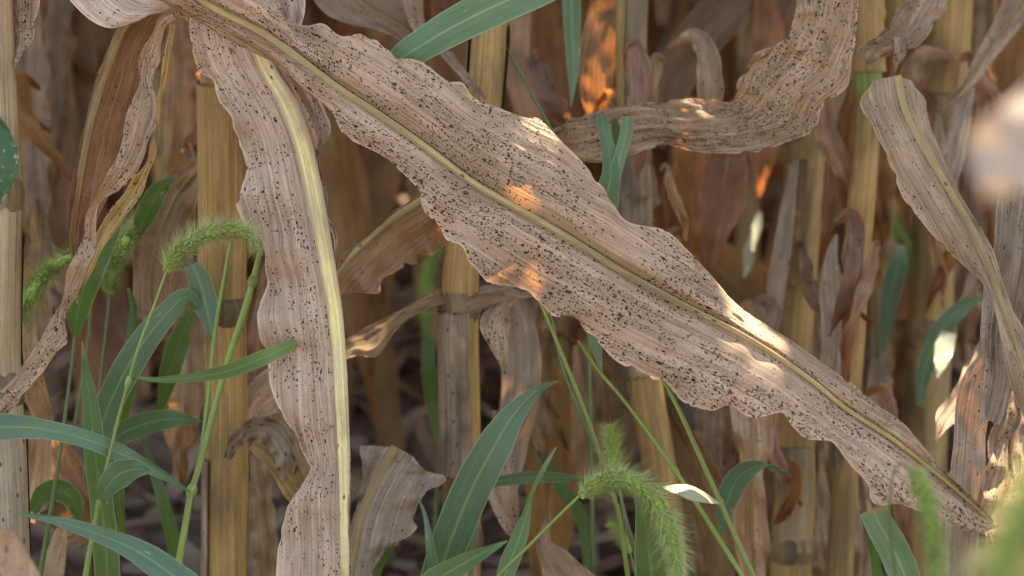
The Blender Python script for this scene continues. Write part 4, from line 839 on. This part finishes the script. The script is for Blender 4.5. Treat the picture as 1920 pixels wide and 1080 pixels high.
seed_head(W5, [(1088, 928, 1.13), (1120, 908, 1.128), (1155, 897, 1.125), (1195, 906, 1.122), (1228, 938, 1.12), (1250, 985, 1.12), (1264, 1035, 1.122), (1268, 1085, 1.125), (1262, 1130, 1.13)], 18, 4, 1500, .0135, 560)
W6 = weed('foxtail_grass', 'small upright foxtail just behind the arching foxtail', 'foxtail grass', 1180, 1350, 1.25, FG)
stem(W6, [(1158, 885, 1.23), (1166, 940, 1.23), (1180, 1000, 1.23), (1205, 1080, 1.235), (1225, 1160, 1.24)], [3, 5, 6], M_stemd, True)
seed_head(W6, [(1158, 885, 1.23), (1152, 860, 1.23), (1146, 830, 1.23), (1142, 798, 1.23)], 13, 5, 500, .0115, 180)
blade('leaf', W6, M_grassd, [(1225, 1160, 1.235), (1222, 1090, 1.22), (1215, 1020, 1.215), (1205, 960, 1.21), (1190, 915, 1.21)], [50, 62, 56, 34, 8], 10, nl=40, nh=4, seed=104, ruffle=.001, crinkle=.0001, waves=2)
W7 = weed('foxtail_grass', 'out of focus green foxtail hanging in front of the tip of the speckled leaf', 'foxtail grass', 1850, 1400, .93, FG)
stem(W7, [(1712, 885, .93), (1690, 868, .93), (1672, 900, .935), (1668, 980, .94), (1680, 1080, .95), (1700, 1200, .96)], [2.2, 3, 4], M_stemd, True)
seed_head(W7, [(1706, 880, .93), (1722, 896, .928), (1735, 930, .926), (1744, 970, .925), (1750, 1010, .925), (1755, 1060, .926), (1752, 1120, .93)], 14, 6, 900, .0105, sm=M_seed, bm=M_bristd)
W8 = weed('foxtail_grass', 'dim green foxtail behind the rounded leaf on the right', 'foxtail grass', 1700, 1000, 1.78, FG)
stem(W8, [(1655, 400, 1.72), (1640, 440, 1.72), (1640, 560, 1.72), (1650, 720, 1.73), (1660, 900, 1.75)], [2, 3, 3.5], M_stemd, True)
seed_head(W8, [(1655, 398, 1.72), (1675, 418, 1.72), (1695, 445, 1.72), (1708, 475, 1.72), (1712, 505, 1.72)], 9, 7, 500, .0115, 160, bm=M_bristd)
blade('leaf', W8, M_grass, [(1655, 660, 1.70), (1662, 600, 1.69), (1672, 545, 1.685), (1685, 495, 1.68), (1690, 460, 1.68)], [10, 26, 40, 44, 20], 20, nl=40, nh=3, seed=105, ruffle=.0008, crinkle=.0001, waves=1)
W9 = weed('foxtail_grass', 'blurred green foxtail just left of the central yellow stalk', 'foxtail grass', 800, 1000, 1.62, FG)
stem(W9, [(830, 460, 1.6), (838, 500, 1.6), (835, 620, 1.6), (825, 800, 1.62), (815, 1000, 1.64)], [2, 3, 4], M_stemd, True)
seed_head(W9, [(828, 465, 1.6), (812, 480, 1.6), (802, 510, 1.6), (798, 550, 1.6), (798, 590, 1.6), (800, 630, 1.6)], 13, 8, 700, .011, 240, bm=M_bristd)
blade('leaf', W9, M_grassd, [(820, 830, 1.61), (810, 760, 1.61), (804, 690, 1.6), (802, 620, 1.6)], [8, 24, 30, 20], 20, nl=30, nh=3, seed=106, ruffle=.0008, crinkle=.0001, waves=1)
W10 = weed('foxtail_grass', 'very blurred foxtail close to the lens at the lower right corner', 'foxtail grass', 2100, 1700, .50, FG)
stem(W10, [(1990, 850, .50), (2030, 900, .50), (2060, 1050, .50), (2080, 1250, .52), (2100, 1500, .55)], [4, 6, 7], M_stemd, True)
seed_head(W10, [(1990, 850, .50), (1950, 900, .50), (1915, 960, .50), (1890, 1030, .50), (1865, 1110, .50), (1850, 1190, .50)], 24, 9, 700, .009, sm=M_seed, bm=M_bristd)
blade('leaf', W10, M_straw, [(2080, 1300, .55), (1980, 1140, .55), (1905, 1060, .55), (1850, 1040, .55), (1815, 1090, .55)], [60, 90, 90, 70, 20], 10, nl=40, nh=4, seed=107, label='blurred pale yellow blade at the lower right corner')
W11 = weed('foxtail_grass', 'faint small foxtail low between the arching foxtail and the stems', 'foxtail grass', 1170, 1200, 1.42, FG)
stem(W11, [(1180, 1030, 1.4), (1192, 1080, 1.4), (1200, 1150, 1.41)], [2, 3], M_stemd, True)
seed_head(W11, [(1182, 1035, 1.4), (1172, 1015, 1.4), (1158, 995, 1.4), (1142, 980, 1.4)], 9, 10, 300, .009, 110, bm=M_bristd)

# grass stems right of centre
T1 = weed('wild_grass', 'long thin green stem crossing under the speckled leaf at lower right', 'grass', 1500, 1300, 1.2, GR)
stem(T1, [(1085, 640, 1.24), (1120, 692, 1.22), (1165, 745, 1.21), (1215, 810, 1.20), (1268, 885, 1.19), (1310, 950, 1.185), (1360, 1030, 1.18), (1395, 1085, 1.18), (1450, 1180, 1.19)], [3, 4, 5, 5.5], M_stem, True, nodes=[(1268, 885, 1.19)])
blade('leaf', T1, M_grassl, [(1128, 700, 1.225), (1120, 660, 1.23), (1112, 610, 1.24), (1108, 560, 1.25)], [4, 24, 26, 12], 30, nl=30, nh=3, seed=111, ruffle=.0008, crinkle=.0001, waves=1)
T2 = weed('wild_grass', 'straight green stem with a glaring white blade at its joint', 'grass', 1500, 1300, 1.19, GR)
stem(T2, [(1230, 690, 1.22), (1256, 735, 1.20), (1285, 795, 1.19), (1320, 875, 1.18), (1350, 942, 1.175), (1380, 1010, 1.17), (1412, 1080, 1.17), (1450, 1160, 1.18)], [4, 5, 5.5, 6.5], M_stem, True, nodes=[(1350, 943, 1.175)])
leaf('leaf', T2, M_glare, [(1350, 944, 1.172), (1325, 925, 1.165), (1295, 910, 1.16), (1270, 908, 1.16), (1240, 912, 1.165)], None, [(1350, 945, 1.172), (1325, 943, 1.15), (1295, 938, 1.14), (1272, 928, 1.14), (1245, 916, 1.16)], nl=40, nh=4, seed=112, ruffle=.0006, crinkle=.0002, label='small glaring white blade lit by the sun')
T3 = weed('wild_grass', 'pair of thin green stems falling from the middle of the speckled leaf', 'grass', 1150, 1300, 1.28, GR)
stem(T3, [(985, 500, 1.28), (1022, 588, 1.265), (1060, 680, 1.255), (1090, 755, 1.25), (1112, 815, 1.25), (1132, 872, 1.25), (1160, 960, 1.26)], [3, 4, 5], M_stem, True)
stem(T3, [(1000, 520, 1.30), (1035, 600, 1.29), (1052, 680, 1.28), (1085, 770, 1.27), (1120, 850, 1.265)], [2, 2.6, 3], M_stemd)
T4 = weed('wild_grass', 'thin green stem behind the top edge of the speckled leaf', 'grass', 1050, 900, 1.42, GR)
stem(T4, [(925, 40, 1.42), (940, 72, 1.41), (972, 130, 1.40), (1005, 190, 1.39), (1035, 245, 1.38), (1080, 340, 1.38), (1100, 560, 1.4), (1110, 900, 1.42)], [2.5, 3, 3.5, 4], M_stemd, True)

# broad green blades
def grass(label, mat, path, widths, roll=0, seed=0, rootpx=None, **kw):
    px, py, d = rootpx or path[0]
    t = weed('wild_grass', label, 'grass', px, py, d, GR)
    kw.setdefault('ruffle', .001); kw.setdefault('crinkle', .0001); kw.setdefault('waves', 2)
    blade('blade', t, mat, path, widths, roll, nl=kw.pop('nl', 60), nh=kw.pop('nh', 4), seed=seed, **kw)
    return t
top = grass('long green blade reaching down from the top edge to the speckled leaf', M_grassl, [(1240, -120, 1.34), (1130, -75, 1.30), (1030, -32, 1.27), (930, 10, 1.25), (850, 50, 1.24), (790, 85, 1.235), (735, 120, 1.24), (690, 150, 1.25)], [40, 62, 66, 74, 76, 70, 56, 20], 12, 121)
g2 = grass('green blade hanging point down from the top edge', M_grassl, [(1070, -120, 1.42), (1071, -20, 1.41), (1073, 60, 1.40), (1075, 120, 1.40), (1071, 200, 1.40)], [34, 37, 33, 26, 2], 10, 122)
g3 = weed('wild_grass', 'split green blade folded over the spotted horizontal leaf', 'grass', 1140, 1000, 1.3, GR)
blade('blade', g3, M_grassl, [(1128, 216, 1.315), (1132, 245, 1.305), (1142, 285, 1.30), (1145, 330, 1.29), (1135, 380, 1.29), (1120, 480, 1.30)], [22, 26, 34, 52, 40, 20], 15, nl=50, nh=4, seed=123, ruffle=.0008, crinkle=.0001, waves=1)
blade('blade', g3, M_grassl, [(1176, 218, 1.31), (1174, 250, 1.305), (1165, 285, 1.30), (1152, 330, 1.292), (1140, 380, 1.292)], [24, 26, 24, 26, 10], -20, nl=40, nh=3, seed=124, ruffle=.0008, crinkle=.0001, waves=1)
blade('blade', g3, M_grassd, [(1150, 222, 1.325), (1156, 250, 1.325), (1153, 285, 1.32), (1140, 350, 1.31)], [14, 26, 18, 4], 30, nl=30, nh=3, seed=125, ruffle=.0008, crinkle=.0001, waves=1)
g5 = grass('widest green blade rising from the bottom edge right of the central stalk', M_grass, [(790, 1200, 1.26), (822, 1080, 1.24), (850, 1000, 1.225), (885, 915, 1.215), (925, 840, 1.21), (965, 775, 1.21), (1010, 730, 1.215), (1048, 714, 1.22)], [60, 66, 74, 76, 74, 66, 36, 3], [25, 20, 10, 30], 126)
g6 = grass('narrow pale green blade twisting up beside the widest blade', M_grassl, [(925, 1160, 1.17), (950, 1070, 1.165), (973, 1010, 1.16), (988, 960, 1.16), (1000, 918, 1.16), (1022, 875, 1.16), (1043, 838, 1.165)], [26, 30, 38, 30, 14, 16, 2], [10, 15, 20, 60, 20], 127)
g7 = grass('short green blade slanting along the bottom edge at centre', M_grassl, [(760, 1130, 1.2), (830, 1080, 1.19), (890, 1045, 1.185), (952, 1014, 1.19)], [46, 52, 34, 2], 20, 128)
g8 = grass('thin curled grass tip at the bottom right of the broken grey leaf', M_grass, [(825, 1160, 1.22), (815, 1080, 1.21), (806, 1020, 1.205), (795, 960, 1.205), (776, 920, 1.21)], [20, 22, 20, 9, 2], 20, 129)
g9 = grass('blue green blade lying level behind the widest blade', M_grass, [(880, 1100, 1.34), (890, 980, 1.33), (905, 920, 1.32), (940, 902, 1.315), (1000, 895, 1.31), (1060, 896, 1.31), (1115, 900, 1.31)], [10, 14, 16, 20, 26, 22, 3], 30, 130)
g11 = grass('dark green blade slanting down along the bottom left', M_grass, [(430, 1160, 1.12), (340, 1090, 1.13), (260, 1035, 1.135), (180, 1000, 1.14), (100, 975, 1.145), (15, 958, 1.15)], [50, 58, 52, 34, 18, 3], 15, 131)
g12 = grass('broad green blade fanning up left of the tan arched leaf', M_grass, [(165, 900, 1.30), (190, 800, 1.29), (225, 715, 1.28), (270, 640, 1.275), (320, 580, 1.275), (352, 556, 1.28), (385, 600, 1.29)], [20, 42, 52, 56, 52, 40, 6], [20, 10, 25], 132)
g13 = grass('dark blade hanging beside the yellow stalk under the bent foxtail', M_grass, [(360, 495, 1.285), (375, 530, 1.285), (388, 580, 1.285), (398, 625, 1.285), (402, 652, 1.285)], [30, 48, 46, 28, 3], 15, 133, rootpx=(390, 1200, 1.3))
g14 = grass('dark green blade partly hidden behind the twisted leaf', M_grassd, [(140, 640, 1.29), (143, 600, 1.285), (155, 550, 1.28), (175, 500, 1.275), (205, 440, 1.275), (235, 390, 1.28)], [6, 44, 56, 50, 36, 6], 20, 134, rootpx=(130, 1200, 1.3))
stem(g14, [(140, 632, 1.285), (130, 720, 1.285), (115, 830, 1.285), (95, 960, 1.285), (75, 1080, 1.29)], [3, 4, 5.5], M_stemd, True)
g15 = grass('short deep green blade above the blurred foxtail', M_grassd, [(255, 450, 1.40), (265, 420, 1.395), (282, 385, 1.39), (300, 355, 1.39), (330, 330, 1.39)], [10, 36, 44, 34, 6], 20, 135, rootpx=(250, 1200, 1.4))
g15b = grass('pale green blade passing behind the yellow stalk at upper left', M_grass, [(285, 390, 1.44), (320, 362, 1.43), (360, 345, 1.43), (400, 340, 1.44)], [10, 26, 24, 10], 20, 136, rootpx=(270, 1200, 1.45))
g17 = grass('tall dark green blade standing at the bottom left', M_grassd, [(205, 1160, 1.25), (200, 1050, 1.245), (190, 940, 1.24), (178, 850, 1.235), (170, 760, 1.235), (160, 690, 1.235), (155, 640, 1.24)], [48, 50, 48, 46, 40, 24, 3], 15, 137)
g18 = grass('green blade arching right behind the thick stem', M_grass, [(190, 870, 1.33), (220, 820, 1.32), (270, 795, 1.315), (320, 786, 1.31), (378, 790, 1.32)], [20, 44, 48, 40, 3], [20, 30], 138, rootpx=(200, 1250, 1.33))
g20 = grass('dark folded blade over the orange leaf at lower left', M_grassd, [(60, 960, 1.33), (85, 925, 1.325), (115, 920, 1.32), (140, 945, 1.32), (152, 985, 1.325)], [20, 40, 44, 34, 4], 15, 139, rootpx=(60, 1250, 1.35))
g20b = grass('green blade leaning up between the stems at lower left', M_grassd, [(230, 1000, 1.38), (222, 900, 1.37), (225, 800, 1.365), (245, 680, 1.36), (250, 580, 1.36), (240, 540, 1.37)], [12, 24, 30, 34, 28, 6], 20, 140, rootpx=(235, 1200, 1.4))
g20c = grass('dim green blade behind the broad blade and the tan leaf', M_grassd, [(300, 770, 1.39), (320, 690, 1.38), (340, 630, 1.38), (360, 580, 1.385)], [12, 42, 46, 16], 20, 141, rootpx=(300, 1200, 1.4))
g21 = grass('arched green blade ending beside the rounded leaf at right', M_grass, [(1725, 760, 1.62), (1732, 700, 1.61), (1752, 645, 1.605), (1780, 600, 1.60), (1810, 572, 1.60), (1842, 556, 1.60)], [14, 30, 40, 42, 34, 14], 25, 142, rootpx=(1720, 1000, 1.65))
g22 = grass('bent blade hanging beside the pale leaf at lower right', M_grass, [(1350, 1000, 1.36), (1362, 945, 1.35), (1378, 905, 1.345), (1405, 880, 1.34), (1438, 868, 1.34)], [10, 34, 50, 44, 10], [20, 30], 143, rootpx=(1345, 1200, 1.4))
g22b = grass('thin green shoot right of the bent blade', M_grassd, [(1430, 870, 1.36), (1450, 878, 1.36), (1470, 885, 1.36), (1485, 892, 1.36)], [4, 12, 10, 2], 20, 144, rootpx=(1440, 1200, 1.4))
g23 = grass('green blade folded square at its top near the tip of the speckled leaf', M_grassl, [(1725, 1180, 1.16), (1700, 1090, 1.15), (1675, 1030, 1.145), (1650, 985, 1.14), (1637, 955, 1.14)], [56, 58, 60, 58, 54], 12, 145)
blade('blade', g23, M_grassd, [(1612, 956, 1.145), (1622, 985, 1.155), (1636, 1030, 1.16), (1645, 1080, 1.165), (1650, 1160, 1.17)], [4, 14, 22, 26, 26], 30, nl=40, nh=3, seed=146, ruffle=.0008, crinkle=.0001, waves=1)
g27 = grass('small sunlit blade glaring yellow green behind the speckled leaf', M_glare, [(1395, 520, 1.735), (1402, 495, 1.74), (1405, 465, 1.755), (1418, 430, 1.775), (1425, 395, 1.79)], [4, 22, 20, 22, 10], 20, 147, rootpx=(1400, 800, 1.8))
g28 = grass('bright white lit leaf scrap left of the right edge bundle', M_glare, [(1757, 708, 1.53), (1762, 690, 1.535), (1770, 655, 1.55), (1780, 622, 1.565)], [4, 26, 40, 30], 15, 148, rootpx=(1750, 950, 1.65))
for i, (x0, y0, x1, y1, d) in enumerate([(1690, 1000, 1655, 700, 1.75), (1570, 1050, 1600, 760, 1.7), (1300, 1100, 1180, 880, 1.6), (700, 1080, 790, 900, 1.5), (1100, 1000, 990, 820, 1.6), (330, 1050, 260, 800, 1.45), (1480, 900, 1450, 780, 1.7)]):
    grass(['dim green blade low behind the blurred yellow stalk', 'dim green blade between the two yellow stalks low down', 'dim green blade under the arching foxtail', 'dim green blade low behind the broken grey leaf',
           'faint green blade slanting behind the level blue green one', 'dim green blade behind the thick grass stem', 'dim green blade under the wavy lower edge of the speckled leaf'][i],
          M_grassd, [(x0, y0+150, d), (x0, y0, d), ((x0+x1)/2+6, (y0+y1)/2, d-.01), (x1, y1, d)], [14, 26, 26, 3], 20, 150+i)

# ------------------------------------------------------------------ unseen corn leaves added overhead to shade the scene, gaps cut for the sun flecks
# (px, py, radius of the gap[, depth]) of the places the sun reaches in the photograph
FLECKS = [(1000, 300, .010), (988, 268, .006), (1010, 330, .006), (1388, 566, .007, 1.19), (1356, 545, .006, 1.19), (1422, 590, .006, 1.185), (1385, 600, .007, 1.172), (1420, 625, .007, 1.17), (1455, 650, .006, 1.165), (1000, 552, .006),
    (660, 262, .005), (1262, 215, .006), (1255, 198, .005), (1245, 240, .006), (1268, 265, .006), (1325, 188, .006), (1122, 80, .012), (1135, 120, .012), (1160, 140, .010),
    (1770, 655, .02, 1.55), (1765, 690, .016, 1.535), (1780, 620, .014, 1.565), (1780, 780, .02, 1.4), (1795, 750, .018, 1.42), (1765, 800, .012, 1.39), (1835, 690, .012), (1892, 800, .012), (1870, 870, .014), (1900, 850, .010), (1880, 925, .014), (1862, 810, .008), (1905, 900, .010, 1.31), (1862, 960, .012, 1.295),
    (1295, 925, .016, 1.15), (1270, 918, .012, 1.15), (1412, 430, .016, 1.75), (1405, 470, .014, 1.75), (1402, 495, .012, 1.755), (1832, 560, .009), (140, 920, .022, 1.5), (120, 895, .018, 1.5), (155, 955, .016, 1.5),
    (90, 850, .018, 1.5), (80, 800, .016, 1.5), (245, 36, .005), (185, 1040, .02, 1.5), (100, 980, .02, 1.47), (712, 606, .006, 1.40), (670, 628, .005, 1.40), (800, 556, .006, 1.395), (1210, 770, .010),
    (1900, 260, .05, .48), (1960, 320, .05, .48), (1870, 340, .04, .47), (1880, 220, .04, .47)]
def fleck_points():
    bpy.context.view_layer.update()
    dg = bpy.context.evaluated_depsgraph_get(); out = []
    for f in FLECKS:
        p = P([(f[0], f[1], f[3] if len(f) > 3 else 1.0)])[0]
        if len(f) == 3:
            h = S.ray_cast(dg, Vector(CAMP), Vector(p-CAMP).normalized())
            if h[0]: p = np.array(h[1])
        out.append(p)
    return np.array(out), np.array([f[2] for f in FLECKS])
def build_canopy():
    rng = np.random.default_rng(21); out = []
    O, rad = fleck_points()
    def near(V, extra):
        D = V[:, None]-O[None]; t = D@SUNV
        dd = np.linalg.norm(D-t[..., None]*SUNV, axis=2)
        return ((dd < rad[None]+extra) & (t > 0.25)).any(1)
    for i in range(8200):
        y = 1.5+9.0*rng.uniform()**1.45
        x = rng.uniform(-1.3-0.30*y, 2.6+0.42*y) if y > 2.6 else rng.uniform(-1.7, 2.6)
        z = rng.uniform(1.15, 2.15) if y > 1.85 else rng.uniform(1.25, 2.0)
        a = rng.uniform(0, 6.28); ln = rng.uniform(0.4, 0.75)
        s_ = np.linspace(0, 1, 9)
        dv = np.array([math.cos(a), math.sin(a)])
        C = np.stack([x+dv[0]*ln*s_, y+dv[1]*ln*s_, z+0.25*ln*s_-0.6*ln*s_**2], 1)
        C[:, 1] = np.maximum(C[:, 1], 1.42)
        wd = rng.uniform(0.03, 0.045)
        prof = [wd*.6, wd, wd, wd*.7, .003]
        nr = [rng.normal()*.4, rng.normal()*.4-0.3, 1]
        if near(C, 0.12).any():
            v, f, A_, B_ = ribbon_world(spline(C, 80), prof, nr, 80, 11, rng, 0.006, .2)
            keep = ~near(v[f].mean(1), 0.003)
            if not keep.any(): continue
            f = f[keep]
        else:
            v, f, A_, B_ = ribbon_world(C, prof, nr, 9, 3, rng, 0.006, .2)
        out.append((v, f, A_, B_))
    V, F, A_, B_ = join(out)
    link('corn_shade_canopy', mesh_from('corn_shade_canopy', V, F, M_back, A_, B_), kind='stuff')
build_canopy()
